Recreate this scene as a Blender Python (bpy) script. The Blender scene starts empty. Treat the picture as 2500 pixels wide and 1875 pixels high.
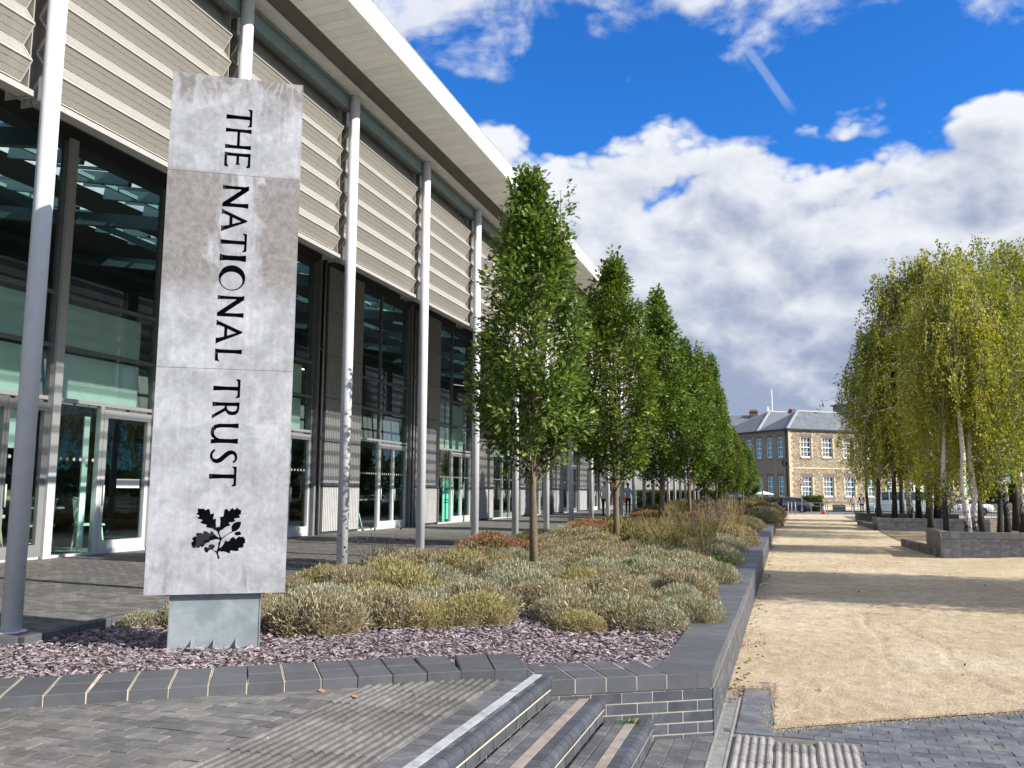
import bpy, bmesh, math, random
import numpy as np
from mathutils import Vector, Matrix, Euler

SC = bpy.context.scene
COL = SC.collection
R = math.radians

# ------------------------------------------------------------------ camera
cd = bpy.data.cameras.new("camera"); cam = bpy.data.objects.new("camera", cd); COL.objects.link(cam)
cd.sensor_width = 36; cd.lens = 36 * 2100 / 2500; cd.clip_start = 0.1; cd.clip_end = 6000
_yc = Vector((671, 266.5, 2100)).normalized()
_zc = _yc.cross(Vector((1, .005, 0))).normalized()
if _zc.y > 0: _zc = -_zc
_xc = _yc.cross(_zc)
_right = Vector((_xc.x, _yc.x, _zc.x)); _down = Vector((_xc.y, _yc.y, _zc.y)); _fwd = Vector((_xc.z, _yc.z, _zc.z))
M = Matrix((( _right.x, -_down.x, -_fwd.x, 0), (_right.y, -_down.y, -_fwd.y, 0), (_right.z, -_down.z, -_fwd.z, 1.26), (0, 0, 0, 1)))
cam.matrix_world = M
SC.camera = cam

# ------------------------------------------------------------------ world, sun, exposure
SUN = Vector((0.975, -0.130, 0.585)).normalized()          # towards the sun
EL = math.asin(SUN.z); AZ = math.atan2(SUN.x, SUN.y)
SC.view_settings.view_transform = 'Standard'; SC.view_settings.look = 'None'
SC.view_settings.exposure = 0.58; SC.view_settings.gamma = 1.0
SC.cycles.max_bounces = 8; SC.cycles.transparent_max_bounces = 14; SC.cycles.diffuse_bounces = 3; SC.cycles.glossy_bounces = 3
SC.cycles.sample_clamp_indirect = 6

class NT:
    def __init__(s, tree): s.t = tree; s.n = tree.nodes; s.l = tree.links
    def new(s, typ, **kw):
        n = s.n.new(typ)
        for k, v in kw.items(): setattr(n, k, v)
        return n
    def link(s, a, b): s.l.new(a, b)
    def val(s, sock, v):
        if hasattr(v, 'is_output') or isinstance(v, bpy.types.NodeSocket): s.l.new(v, sock)
        else: sock.default_value = v
    def math(s, op, a, b=0.0, c=0.0, clamp=False):
        n = s.new('ShaderNodeMath', operation=op); n.use_clamp = clamp
        s.val(n.inputs[0], a); s.val(n.inputs[1], b)
        if op in ('MULTIPLY_ADD', 'SMOOTH_MIN', 'SMOOTH_MAX'): s.val(n.inputs[2], c)
        return n.outputs[0]
    def step(s, x, a, b, lo=0.0, hi=1.0):
        n = s.new('ShaderNodeMapRange', interpolation_type='SMOOTHSTEP')
        s.val(n.inputs[0], x); n.inputs[1].default_value = a; n.inputs[2].default_value = b
        s.val(n.inputs[3], lo); s.val(n.inputs[4], hi)
        return n.outputs[0]
    def lin(s, x, a, b, lo=0.0, hi=1.0):
        n = s.new('ShaderNodeMapRange'); s.val(n.inputs[0], x)
        n.inputs[1].default_value = a; n.inputs[2].default_value = b; n.inputs[3].default_value = lo; n.inputs[4].default_value = hi
        return n.outputs[0]
    def mix(s, f, a, b, blend='MIX'):
        n = s.new('ShaderNodeMix', data_type='RGBA', blend_type=blend)
        s.val(n.inputs[0], f)
        for i, v in ((6, a), (7, b)):
            if isinstance(v, (tuple, list)): n.inputs[i].default_value = (*v[:3], 1)
            else: s.l.new(v, n.inputs[i])
        return n.outputs[2]
    def noise(s, vec, scale, detail=4, rough=.55, dist=0.0, lac=2.0):
        n = s.new('ShaderNodeTexNoise'); s.l.new(vec, n.inputs['Vector'])
        n.inputs['Scale'].default_value = scale; n.inputs['Detail'].default_value = detail
        n.inputs['Roughness'].default_value = rough; n.inputs['Distortion'].default_value = dist
        n.inputs['Lacunarity'].default_value = lac
        return n.outputs[0]
    def mapping(s, vec, loc=(0, 0, 0), rot=(0, 0, 0), scale=(1, 1, 1)):
        n = s.new('ShaderNodeMapping'); s.l.new(vec, n.inputs[0])
        n.inputs[1].default_value = loc; n.inputs[2].default_value = rot; n.inputs[3].default_value = scale
        return n.outputs[0]

def build_world():
    w = bpy.data.worlds.new("World"); SC.world = w; w.use_nodes = True
    w.node_tree.nodes.clear(); T = NT(w.node_tree)
    out = T.new('ShaderNodeOutputWorld'); bg = T.new('ShaderNodeBackground')
    sky = T.new('ShaderNodeTexSky', sky_type='NISHITA'); sky.sun_disc = False
    sky.sun_elevation = EL; sky.sun_rotation = AZ; sky.altitude = 50; sky.air_density = 1.0; sky.dust_density = .35; sky.ozone_density = 3.0
    blue = T.mix(1.0, sky.outputs[0], (.20, .75, 1.42), 'MULTIPLY')
    tc = T.new('ShaderNodeTexCoord'); d = tc.outputs['Generated']
    sep = T.new('ShaderNodeSeparateXYZ'); T.link(d, sep.inputs[0])
    elev = T.math('MULTIPLY', T.math('ARCSINE', sep.outputs[2]), 57.2958)
    def billow(off):
        q = T.mapping(d, loc=off, scale=(1, 1, 1.45)); acc = None
        for sc_, am in ((5.2, 1.0), (11.5, .46), (25., .24), (56., .12)):
            v = T.math('MULTIPLY', T.math('ABSOLUTE', T.math('SUBTRACT', T.noise(q, sc_, 1, .5, .12), .5)), 4.2 * am)
            acc = v if acc is None else T.math('ADD', acc, v)
        return acc                                            # about 0 .. 1.8, rounded tops and sharp creases
    OFF = (5.5, 6.1, 1.4)
    bA = billow(OFF); bB = billow((OFF[0] + .020 * SUN.x, OFF[1] + .02 * SUN.y, OFF[2] + .032))
    nC = T.noise(T.mapping(d, loc=OFF, scale=(1, 1, 1.5)), 2.1, 2, .5)
    nE = T.noise(T.mapping(d, loc=(.4, 2.0, 5.), scale=(1, 1, 1.5)), 7.5, 6, .6, .3)
    nF = T.noise(T.mapping(d, loc=(5.4, 1.0, 1.), scale=(1, 1, 2.4)), 3.4, 5, .55, .2)
    # low bank of cumulus all round the horizon, broken cloud above
    e1 = T.math('SUBTRACT', elev, T.math('MULTIPLY', T.math('SUBTRACT', bA, .75), 5.4))
    e1 = T.math('ADD', e1, T.math('MULTIPLY', T.math('SUBTRACT', nC, .5), 8.0))
    e1 = T.math('ADD', e1, T.math('MULTIPLY', T.math('SUBTRACT', nE, .5), 2.5))
    low = T.step(e1, 23.4, 21.2)
    holes = T.step(T.math('ADD', nF, T.math('MULTIPLY', elev, .024)), .47, .62)      # blue gaps close to the horizon
    low = T.math('MULTIPLY', low, T.math('MAXIMUM', holes, T.step(elev, 4.5, 8.0)))
    e2 = T.math('ADD', elev, T.math('MULTIPLY', T.math('SUBTRACT', nE, .5), 15.0))
    e2 = T.math('ADD', e2, T.math('MULTIPLY', T.math('SUBTRACT', nC, .5), 12.0))
    e2 = T.math('ADD', e2, T.math('MULTIPLY', T.math('SUBTRACT', bA, .75), 3.0))
    high = T.math('MULTIPLY', T.step(e2, 27.5, 31.5), T.step(T.math('ADD', nF, T.lin(elev, 30, 60, .24, 0)), .38, .58))
    mask = T.math('MAXIMUM', low, T.math('MULTIPLY', high, .88))
    # self shading: lit where density falls off towards the sun
    rel = T.math('MULTIPLY', T.math('SUBTRACT', bA, bB), .75)
    lit = T.math('ADD', T.math('ADD', .46, rel), T.lin(e1, 9, 22.5, -.42, .34))
    lit = T.math('ADD', lit, T.math('MULTIPLY', T.math('SUBTRACT', nE, .5), .55))
    lit = T.math('ADD', lit, T.math('MULTIPLY', T.math('SUBTRACT', nF, .5), .6))
    lit = T.math('MAXIMUM', T.step(lit, -.22, 1.08), T.math('MULTIPLY', high, T.step(nE, .3, .6)))
    cl = T.mix(lit, (.235, .28, .39), (.61, .625, .66))
    sky_s = T.mix(1.0, blue, (.105, .105, .105), 'MULTIPLY')
    col = T.mix(mask, sky_s, cl)
    a_ = Vector((-.0305, .8813, .4715)).normalized(); b_ = Vector((.0204, .9168, .3989)).normalized(); nn = a_.cross(b_).normalized(); mm = ((a_ + b_) / 2).normalized(); half = a_.dot(mm)
    def dot(vec):
        q = T.new('ShaderNodeVectorMath', operation='DOT_PRODUCT'); T.link(d, q.inputs[0]); q.inputs[1].default_value = vec; return q.outputs['Value']
    trail = T.math('MULTIPLY', T.step(T.math('ABSOLUTE', T.math('ADD', dot(nn), T.math('MULTIPLY', T.math('SUBTRACT', nE, .5), .006))), .0062, .0022), T.step(dot(mm), half - .0002, half + .0009))
    col = T.mix(T.math('MULTIPLY', trail, .22), col, (.55, .60, .68))
    below = T.step(sep.outputs[2], -.02, .0)
    col = T.mix(below, (.12, .12, .11), col)
    T.link(col, bg.inputs[0]); bg.inputs[1].default_value = 1.0
    T.link(bg.outputs[0], out.inputs[0])
build_world()

sl = bpy.data.lights.new("sun", 'SUN'); sl.energy = 4.9; sl.angle = R(.53); sl.color = (1, .945, .86)
so = bpy.data.objects.new("sun", sl); COL.objects.link(so)
so.rotation_euler = SUN.to_track_quat('Z', 'Y').to_euler(); so.location = (40, -10, 40)

# ------------------------------------------------------------------ object helpers
def tag(o, label=None, cat=None, group=None, kind=None):
    if label: o['label'] = label
    if cat: o['category'] = cat
    if group: o['group'] = group
    if kind: o['kind'] = kind
    return o
def empty(name, loc=(0, 0, 0), rz=0, label=None, cat=None, group=None):
    o = bpy.data.objects.new(name, None); COL.objects.link(o); o.location = loc; o.rotation_euler = (0, 0, rz)
    o.empty_display_size = .2
    return tag(o, label, cat, group)
def ob(name, me, mat=None, parent=None, loc=(0, 0, 0), rot=(0, 0, 0), scale=None, **kw):
    if mat is not None and len(me.materials) == 0:
        for m in (mat if isinstance(mat, (list, tuple)) else [mat]): me.materials.append(m)
    o = bpy.data.objects.new(name, me); COL.objects.link(o)
    o.location = loc; o.rotation_euler = rot
    if scale is not None: o.scale = scale if hasattr(scale, '__len__') else (scale,) * 3
    if parent: o.parent = parent
    return tag(o, **kw)
def copy_tree(o, parent=None):
    c = o.copy(); COL.objects.link(c); c.parent = parent
    for ch in o.children: copy_tree(ch, c)
    return c

class MB:
    """collects faces; build() gives one mesh"""
    def __init__(s): s.v = []; s.f = []; s.m = []; s.sm = []
    def add(s, vs, fs, m=0, smooth=False):
        b = len(s.v); s.v += [tuple(x) for x in vs]; s.f += [tuple(i + b for i in f) for f in fs]
        s.m += [m] * len(fs); s.sm += [smooth] * len(fs)
    def box(s, a, b, m=0, ch=0):
        (x0, y0, z0), (x1, y1, z1) = a, b
        if ch:
            c = ch
            s.add([(x0, y0, z0), (x1, y0, z0), (x1, y1, z0), (x0, y1, z0), (x0, y0, z1 - c), (x1, y0, z1 - c), (x1, y1, z1 - c), (x0, y1, z1 - c),
                   (x0 + c, y0 + c, z1), (x1 - c, y0 + c, z1), (x1 - c, y1 - c, z1), (x0 + c, y1 - c, z1)],
                  [(0, 3, 2, 1), (0, 1, 5, 4), (1, 2, 6, 5), (2, 3, 7, 6), (3, 0, 4, 7), (4, 5, 9, 8), (5, 6, 10, 9), (6, 7, 11, 10), (7, 4, 8, 11), (8, 9, 10, 11)], m)
        else:
            s.add([(x0, y0, z0), (x1, y0, z0), (x1, y1, z0), (x0, y1, z0), (x0, y0, z1), (x1, y0, z1), (x1, y1, z1), (x0, y1, z1)],
                  [(0, 3, 2, 1), (0, 1, 5, 4), (1, 2, 6, 5), (2, 3, 7, 6), (3, 0, 4, 7), (4, 5, 6, 7)], m)
    def cbox(s, c, d, m=0, rz=0):
        """box about centre c, size d, turned rz"""
        hx, hy, hz = d[0] / 2, d[1] / 2, d[2] / 2; ca, sa = math.cos(rz), math.sin(rz)
        vs = []
        for z in (-hz, hz):
            for x, y in ((-hx, -hy), (hx, -hy), (hx, hy), (-hx, hy)): vs.append((c[0] + x * ca - y * sa, c[1] + x * sa + y * ca, c[2] + z))
        s.add(vs, [(0, 3, 2, 1), (0, 1, 5, 4), (1, 2, 6, 5), (2, 3, 7, 6), (3, 0, 4, 7), (4, 5, 6, 7)], m)
    def bar(s, a, b, w, h=None, m=0):
        a = Vector(a); b = Vector(b); d = (b - a).normalized(); h = h or w
        up = Vector((0, 0, 1)) if abs(d.z) < .95 else Vector((0, 1, 0))
        x = d.cross(up).normalized() * w / 2; y = x.cross(d).normalized() * h / 2
        vs = [p + q for p in (a, b) for q in (-x - y, x - y, x + y, -x + y)]
        s.add(vs, [(0, 3, 2, 1), (4, 5, 6, 7), (0, 1, 5, 4), (1, 2, 6, 5), (2, 3, 7, 6), (3, 0, 4, 7)], m)
    def tube(s, pts, rad, n=8, m=0, cap=True, smooth=True):
        pts = [Vector(p) for p in pts]; k = len(pts)
        if not hasattr(rad, '__len__'): rad = [rad] * k
        base = len(s.v); vs = []; ref = None
        for i, p in enumerate(pts):
            d = (pts[min(i + 1, k - 1)] - pts[max(i - 1, 0)])
            d = d.normalized() if d.length > 1e-9 else Vector((0, 0, 1))
            if ref is None: ref = Vector((1, 0, 0)) if abs(d.x) < .8 else Vector((0, 1, 0))
            x = (ref - d * ref.dot(d)).normalized(); ref = x; y = d.cross(x)
            for j in range(n):
                a = 2 * math.pi * j / n; vs.append(p + (x * math.cos(a) + y * math.sin(a)) * rad[i])
        fs = []
        for i in range(k - 1):
            for j in range(n): fs.append((i * n + j, i * n + (j + 1) % n, (i + 1) * n + (j + 1) % n, (i + 1) * n + j))
        s.add(vs, fs, m, smooth)
        if cap:
            s.f.append(tuple(base + j for j in reversed(range(n)))); s.f.append(tuple(base + (k - 1) * n + j for j in range(n))); s.m += [m, m]; s.sm += [False, False]
    def prism(s, poly, z0, z1, m=0):
        n = len(poly); vs = [(*p, z0) for p in poly] + [(*p, z1) for p in poly]
        s.add(vs, [tuple(reversed(range(n))), tuple(range(n, 2 * n))] + [(i, (i + 1) % n, n + (i + 1) % n, n + i) for i in range(n)], m)
    def mesh(s, name):
        me = bpy.data.meshes.new(name); me.from_pydata(s.v, [], s.f)
        me.polygons.foreach_set('material_index', s.m); me.polygons.foreach_set('use_smooth', s.sm)
        me.update(); return me
_bc = {}
def brick_mesh(lx, ly, lz, ch, mat):
    """box sitting on z = 0, centred in x and y, shared by size"""
    k = (round(lx, 4), round(ly, 4), round(lz, 4), ch, mat.name)
    if k not in _bc:
        b = MB(); b.box((-lx / 2, -ly / 2, 0), (lx / 2, ly / 2, lz), ch=ch); me = b.mesh('brick'); me.materials.append(mat); _bc[k] = me
    return _bc[k]
def box_ob(name, a, b, mat, parent=None, off=(0, 0, 0), ch=0, **kw):
    m = MB(); m.box([a[i] - off[i] for i in range(3)], [b[i] - off[i] for i in range(3)], ch=ch)
    return ob(name, m.mesh(name), mat, parent, **kw)

# ------------------------------------------------------------------ materials
MATS = {}
def mat(name, col, rough=.7, var=.12, scale=6., spec=.4, metal=0., bump=0., bscale=60., rnd=0., col2=None, c2scale=3., c2lo=.45, c2hi=.65, isl=0., streak=None, coat=0., trans=0., coord='Object', rnd_hue=0.):
    if name in MATS: return MATS[name]
    m = bpy.data.materials.new(name); m.use_nodes = True; T = NT(m.node_tree)
    b = m.node_tree.nodes['Principled BSDF']; tc = T.new('ShaderNodeTexCoord')
    if coord == 'World':
        g = T.new('ShaderNodeNewGeometry'); v = g.outputs['Position']
    else: v = tc.outputs[coord]
    c = col
    oi = T.new('ShaderNodeObjectInfo')
    if rnd or col2:
        add = T.new('ShaderNodeVectorMath', operation='ADD'); sc = T.new('ShaderNodeVectorMath', operation='SCALE')
        comb = T.new('ShaderNodeCombineXYZ'); T.link(oi.outputs['Random'], comb.inputs[0]); T.link(oi.outputs['Random'], comb.inputs[1])
        T.link(comb.outputs[0], sc.inputs[0]); sc.inputs['Scale'].default_value = 37.
        if coord != 'World':
            T.link(v, add.inputs[0]); T.link(sc.outputs[0], add.inputs[1]); v = add.outputs[0]
    if col2 is not None:
        c = T.mix(T.step(T.noise(v, c2scale, 6, .6, .4), c2lo, c2hi), c, col2)
    if var:
        f = T.lin(T.noise(v, scale, 6, .62), .3, .7, 1 - var, 1 + var)
        c = T.mix(1.0, c, T.math('MULTIPLY', f, 1.0), 'MULTIPLY') if not isinstance(c, tuple) else T.mix(1.0, c, f, 'MULTIPLY')
    if streak:
        f = T.lin(T.noise(T.mapping(v, scale=streak), 1.0, 5, .6), .35, .7, 1.12, .72)
        c = T.mix(1.0, c, f, 'MULTIPLY')
    if rnd:
        f = T.lin(oi.outputs['Random'], 0, 1, 1 - rnd, 1 + rnd); c = T.mix(1.0, c, f, 'MULTIPLY')
    if isl:
        g = T.new('ShaderNodeNewGeometry'); f = T.lin(g.outputs['Random Per Island'], 0, 1, 1 - isl, 1 + isl); c = T.mix(1.0, c, f, 'MULTIPLY')
    T.val(b.inputs['Base Color'], (*c, 1) if isinstance(c, tuple) else c)
    b.inputs['Roughness'].default_value = rough; b.inputs['Specular IOR Level'].default_value = spec; b.inputs['Metallic'].default_value = metal
    b.inputs['Coat Weight'].default_value = coat
    if bump:
        bn = T.new('ShaderNodeBump'); bn.inputs['Strength'].default_value = bump; bn.inputs['Distance'].default_value = .01
        T.link(T.noise(v, bscale, 5, .65), bn.inputs['Height']); T.link(bn.outputs[0], b.inputs['Normal'])
    MATS[name] = m; return m

def leaf_mat(name, cols, rough=.45, trans=.35, isl=.35, bright=1.0, spec=.35):
    m = bpy.data.materials.new(name); m.use_nodes = True; T = NT(m.node_tree); nt = m.node_tree
    b = nt.nodes['Principled BSDF']; out = nt.nodes['Material Output']
    g = T.new('ShaderNodeNewGeometry'); oi = T.new('ShaderNodeObjectInfo'); tc = T.new('ShaderNodeTexCoord')
    r = g.outputs['Random Per Island']
    cr = T.new('ShaderNodeValToRGB'); el = cr.color_ramp.elements
    while len(el) < len(cols): el.new(.5)
    for i, (pos, c) in enumerate(cols): el[i].position = pos; el[i].color = (*[x * bright for x in c], 1)
    k = T.math('ADD', r, T.math('MULTIPLY', T.math('SUBTRACT', T.noise(tc.outputs['Object'], 2.2, 3), .5), .9))
    k = T.math('ADD', k, T.math('MULTIPLY', T.math('SUBTRACT', oi.outputs['Random'], .5), .22), clamp=True)
    T.link(k, cr.inputs[0])
    fr = T.math('FRACT', T.math('MULTIPLY', r, 17.3))
    c = T.mix(1.0, cr.outputs[0], T.lin(fr, 0, 1, 1 - isl, 1 + isl), 'MULTIPLY')
    T.link(c, b.inputs['Base Color']); b.inputs['Roughness'].default_value = rough; b.inputs['Specular IOR Level'].default_value = spec
    tr = T.new('ShaderNodeBsdfTranslucent'); T.link(T.mix(1.0, c, (1.25, 1.3, .6), 'MULTIPLY'), tr.inputs[0])
    mx = T.new('ShaderNodeMixShader'); mx.inputs[0].default_value = trans
    T.link(b.outputs[0], mx.inputs[1]); T.link(tr.outputs[0], mx.inputs[2]); T.link(mx.outputs[0], out.inputs[0])
    MATS[name] = m; return m

def glass_mat(name, tint=(.50, .68, .66), ior=1.5, dirt=.0):
    m = bpy.data.materials.new(name); m.use_nodes = True; T = NT(m.node_tree); nt = m.node_tree; nt.nodes.remove(nt.nodes['Principled BSDF'])
    out = nt.nodes['Material Output']; t = T.new('ShaderNodeBsdfTransparent'); t.inputs[0].default_value = (*tint, 1)
    gl = T.new('ShaderNodeBsdfGlossy'); gl.inputs['Roughness'].default_value = .015; gl.inputs[0].default_value = (.9, 1, .98, 1)
    f = T.new('ShaderNodeFresnel'); f.inputs[0].default_value = ior
    mx = T.new('ShaderNodeMixShader'); T.link(T.math('MULTIPLY', f.outputs[0], 1.25, clamp=True), mx.inputs[0]); T.link(t.outputs[0], mx.inputs[1]); T.link(gl.outputs[0], mx.inputs[2]); T.link(mx.outputs[0], out.inputs[0])
    MATS[name] = m; return m

def mesh_mat(name, col, alpha):
    """fine wire mesh: partly open"""
    m = bpy.data.materials.new(name); m.use_nodes = True; T = NT(m.node_tree); nt = m.node_tree
    b = nt.nodes['Principled BSDF']; out = nt.nodes['Material Output']; tc = T.new('ShaderNodeTexCoord')
    v = tc.outputs['Object']
    f = T.lin(T.noise(T.mapping(v, scale=(1, 14, 60)), 3.0, 4, .6), .3, .7, .88, 1.1)
    c = T.mix(1.0, col, f, 'MULTIPLY')
    w = T.new('ShaderNodeTexWave', wave_type='BANDS', bands_direction='Y'); T.link(v, w.inputs[0]); w.inputs['Scale'].default_value = 16; w.inputs['Distortion'].default_value = 2.; w.inputs['Detail'].default_value = 2
    c = T.mix(1.0, c, T.lin(w.outputs[1], 0, 1, .9, 1.06), 'MULTIPLY')
    # sagging wires woven through the cloth
    wv = T.new('ShaderNodeTexWave', wave_type='BANDS', bands_direction='Z'); T.link(v, wv.inputs[0]); wv.inputs['Scale'].default_value = 5.1; wv.inputs['Distortion'].default_value = 1.6; wv.inputs['Detail'].default_value = 2; wv.inputs['Detail Scale'].default_value = 4
    c = T.mix(T.step(wv.outputs[1], .045, .0), c, tuple(x * .45 for x in col))
    T.link(c, b.inputs['Base Color']); b.inputs['Roughness'].default_value = .55; b.inputs['Specular IOR Level'].default_value = .3
    t = T.new('ShaderNodeBsdfTransparent'); mx = T.new('ShaderNodeMixShader'); mx.inputs[0].default_value = alpha
    T.link(b.outputs[0], mx.inputs[1]); T.link(t.outputs[0], mx.inputs[2]); T.link(mx.outputs[0], out.inputs[0])
    MATS[name] = m; return m
# ------------------------------------------------------------------ ground and paving
rnd = random.Random(7)
def poly_sheet(name, pts, z, m, kind='structure', zf=None, **kw):
    b = MB(); b.add([(x, y, (zf(x, y) if zf else z)) for x, y in pts], [tuple(range(len(pts)))])
    return ob(name, b.mesh(name), m, kind=kind, **kw)
def grid_sheet(name, x0, x1, y0, y1, nx, ny, zf, m, keep=None, kind='structure', yspace=None):
    ys = yspace or [y0 + (y1 - y0) * j / ny for j in range(ny + 1)]; ny = len(ys) - 1
    xs = [x0 + (x1 - x0) * i / nx for i in range(nx + 1)]
    vs = [(x, y, zf(x, y)) for y in ys for x in xs]; fs = []
    for j in range(ny):
        for i in range(nx):
            c = ((xs[i] + xs[i + 1]) / 2, (ys[j] + ys[j + 1]) / 2)
            if keep is None or keep(*c): fs.append((j * (nx + 1) + i, j * (nx + 1) + i + 1, (j + 1) * (nx + 1) + i + 1, (j + 1) * (nx + 1) + i))
    b = MB(); b.add(vs, fs, 0, True); return ob(name, b.mesh(name), m, kind=kind)

LOW = -.45
asphalt = mat('asphalt', (.16, .16, .165), .9, .18, 1.2, bump=.3, bscale=80, coord='World')
poly_sheet('ground', [(-3000, -60), (3000, -60), (3000, 5000), (-3000, 5000)], -.58, mat('far_ground', (.10, .115, .06), .95, .3, .05, coord='World'))
poly_sheet('road', [(-60, 75), (90, 75), (90, 101), (-60, 101)], -.53, asphalt)
poly_sheet('forecourt_paving', [(-6, 70.6), (60, 70.6), (60, 77.4), (-6, 77.4)], -.47, mat('forecourt', (.36, .345, .32), .85, .15, .8, bump=.2, bscale=30, coord='World'))
poly_sheet('footway', [(-40, 91.5), (70, 91.5), (70, 101), (-40, 101)], -.43, mat('footway_flags', (.34, .325, .30), .85, .15, .7, coord='World'))

def mat_gravel():
    m = bpy.data.materials.new('bound_gravel'); m.use_nodes = True; T = NT(m.node_tree); b = m.node_tree.nodes['Principled BSDF']
    g = T.new('ShaderNodeNewGeometry'); v = g.outputs['Position']
    vo = T.new('ShaderNodeTexVoronoi'); T.link(v, vo.inputs['Vector']); vo.inputs['Scale'].default_value = 120
    big = T.noise(v, .55, 5, .6, .5); mid = T.noise(T.mapping(v, scale=(1, .7, 1)), 7., 5, .62, .6); fine = T.noise(v, 130, 3, .7)
    c = T.mix(T.step(big, .40, .66), (.64, .505, .325), (.76, .635, .45))
    c = T.mix(1.0, c, T.lin(mid, .3, .7, .74, 1.16), 'MULTIPLY')
    c = T.mix(1.0, c, T.lin(fine, .3, .7, .55, 1.40), 'MULTIPLY')
    c = T.mix(T.math('MULTIPLY', T.step(vo.outputs['Color'], .62, .9), .35), c, (.85, .77, .62))
    c = T.mix(T.math('MULTIPLY', T.step(T.noise(v, 75, 3, .6), .56, .70), .62), c, (.23, .165, .095))
    rust = T.math('MULTIPLY', T.step(T.noise(T.mapping(v, loc=(4.3, 1.1, 0)), .9, 4, .6, .3), .58, .72), T.step(T.noise(v, 6, 4, .6), .4, .6))
    c = T.mix(T.math('MULTIPLY', rust, .75), c, (.42, .235, .085))
    T.link(c, b.inputs['Base Color']); b.inputs['Roughness'].default_value = .9; b.inputs['Specular IOR Level'].default_value = .2
    h = T.math('ADD', T.math('MULTIPLY', mid, 1.2), T.math('MULTIPLY', fine, .75))
    h = T.math('ADD', h, T.math('MULTIPLY', T.noise(v, 34, 4, .65), 1.5))
    bn = T.new('ShaderNodeBump'); bn.inputs['Strength'].default_value = .9; bn.inputs['Distance'].default_value = .03
    T.link(h, bn.inputs['Height']); T.link(bn.outputs[0], b.inputs['Normal']); MATS['bound_gravel'] = m; return m
GR = mat_gravel()
from mathutils import noise as mnoise
def edge_y(x):                                            # front edge of the gravel, a gentle curve
    return 6.78 + .66 * (x + .17) - .012 * (x + .17) ** 2 if x > -.17 else 8.15 + (x + .17) * .3
def seg_d(px, py, ax, ay, bx, by):
    t = max(0, min(1, ((px - ax) * (bx - ax) + (py - ay) * (by - ay)) / ((bx - ax) ** 2 + (by - ay) ** 2)))
    return math.hypot(px - ax - t * (bx - ax), py - ay - t * (by - ay))
TRK = [(.98, 9.3, .9, 10.2), (.9, 10.2, 1.02, 11.2), (1.02, 11.2, .92, 12.6), (1.75, 8.6, 1.5, 9.9), (1.5, 9.9, 1.62, 10.8), (1.62, 10.8, 1.25, 12.9), (.92, 12.6, 1.0, 13.6)]
def grav_z(x, y):
    z = LOW + .012 * mnoise.noise(Vector((x * .7, y * .6, 3))) + .011 * mnoise.noise(Vector((x * 2.6, y * 2.2, 1))) + .013 * mnoise.noise(Vector((x * 6.5, y * 5.5, 5))) + .008 * mnoise.noise(Vector((x * 13, y * 11, 9)))
    if y > 22 and x > 4.2: z += .12 * min(1, max(0, (x - 4.2) / 2.5)) * math.exp(-((y - 25.2) / 1.6) ** 2)
    if y < 15:
        for t in TRK:
            d = seg_d(x, y, *t)
            if d < .055: z -= .016 * (1 - d / .055)
            elif d < .10: z += .006
    if y - edge_y(x) < .35: z = LOW + .003 + (z - LOW) * max(0, (y - edge_y(x)) / .35) ** .5
    return z + .004
gx0 = -.545
ys = [6.3 + .05 * i for i in range(190)]
while ys[-1] < 73.4: ys.append(ys[-1] * 1.012)
b = MB(); xs = [gx0 + .05 * i for i in range(74)] + [3.3 + .45 * i for i in range(1, 60)]
vs = []; idx = {}
for j, y in enumerate(ys):
    for i, x in enumerate(xs):
        yy = max(y, edge_y(x)) if y < 14 else y
        vs.append((x, yy, grav_z(x, yy)))
fs = []
nx = len(xs)
for j in range(len(ys) - 1):
    for i in range(nx - 1):
        q = (j * nx + i, j * nx + i + 1, (j + 1) * nx + i + 1, (j + 1) * nx + i)
        if vs[q[3]][1] - vs[q[0]][1] > 1e-4 or vs[q[2]][1] - vs[q[1]][1] > 1e-4: fs.append(q)
b.add(vs, fs, 0, True); ob('gravel_path', b.mesh('gravel_path'), GR, kind='structure')

# --- brick pavings (bedding sheet + bricks)
joint = mat('paving_joint', (.15, .14, .125), .95, .3, 8, coord='World')
def mat_paver(name, base, wear, dust):
    m = bpy.data.materials.new(name); m.use_nodes = True; T = NT(m.node_tree); b = m.node_tree.nodes['Principled BSDF']
    g = T.new('ShaderNodeNewGeometry'); v = g.outputs['Position']; oi = T.new('ShaderNodeObjectInfo')
    c = T.mix(T.step(T.noise(v, 9, 6, .65, .5), .42, .68), base, wear)
    c = T.mix(1.0, c, T.lin(oi.outputs['Random'], 0, 1, .72, 1.25), 'MULTIPLY')
    c = T.mix(1.0, c, T.lin(T.noise(v, 70, 4, .7), .3, .7, .82, 1.16), 'MULTIPLY')
    c = T.mix(T.math('MULTIPLY', T.step(T.noise(v, 2.3, 6, .65, .8), .5, .72), .55), c, dust)
    c = T.mix(T.math('MULTIPLY', T.step(T.noise(T.mapping(v, scale=(3, 30, 8)), 2., 5, .7), .62, .75), .4), c, dust)
    c = T.mix(T.step(T.noise(v, 34, 2, .5), .745, .77), c, (.55, .53, .47))
    T.link(c, b.inputs['Base Color']); T.link(T.lin(T.noise(v, 6, 4), .3, .7, .48, .75), b.inputs['Roughness']); b.inputs['Specular IOR Level'].default_value = .35
    bn = T.new('ShaderNodeBump'); bn.inputs['Strength'].default_value = .5; bn.inputs['Distance'].default_value = .006
    T.link(T.noise(v, 55, 5, .7), bn.inputs['Height']); T.link(bn.outputs[0], b.inputs['Normal']); MATS[name] = m; return m
PAV_U = mat_paver('grey_paver', (.145, .140, .133), (.21, .202, .188), (.30, .282, .245))
PAV_L = mat_paver('blue_paver', (.112, .119, .134), (.172, .18, .20), (.27, .262, .25))
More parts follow.
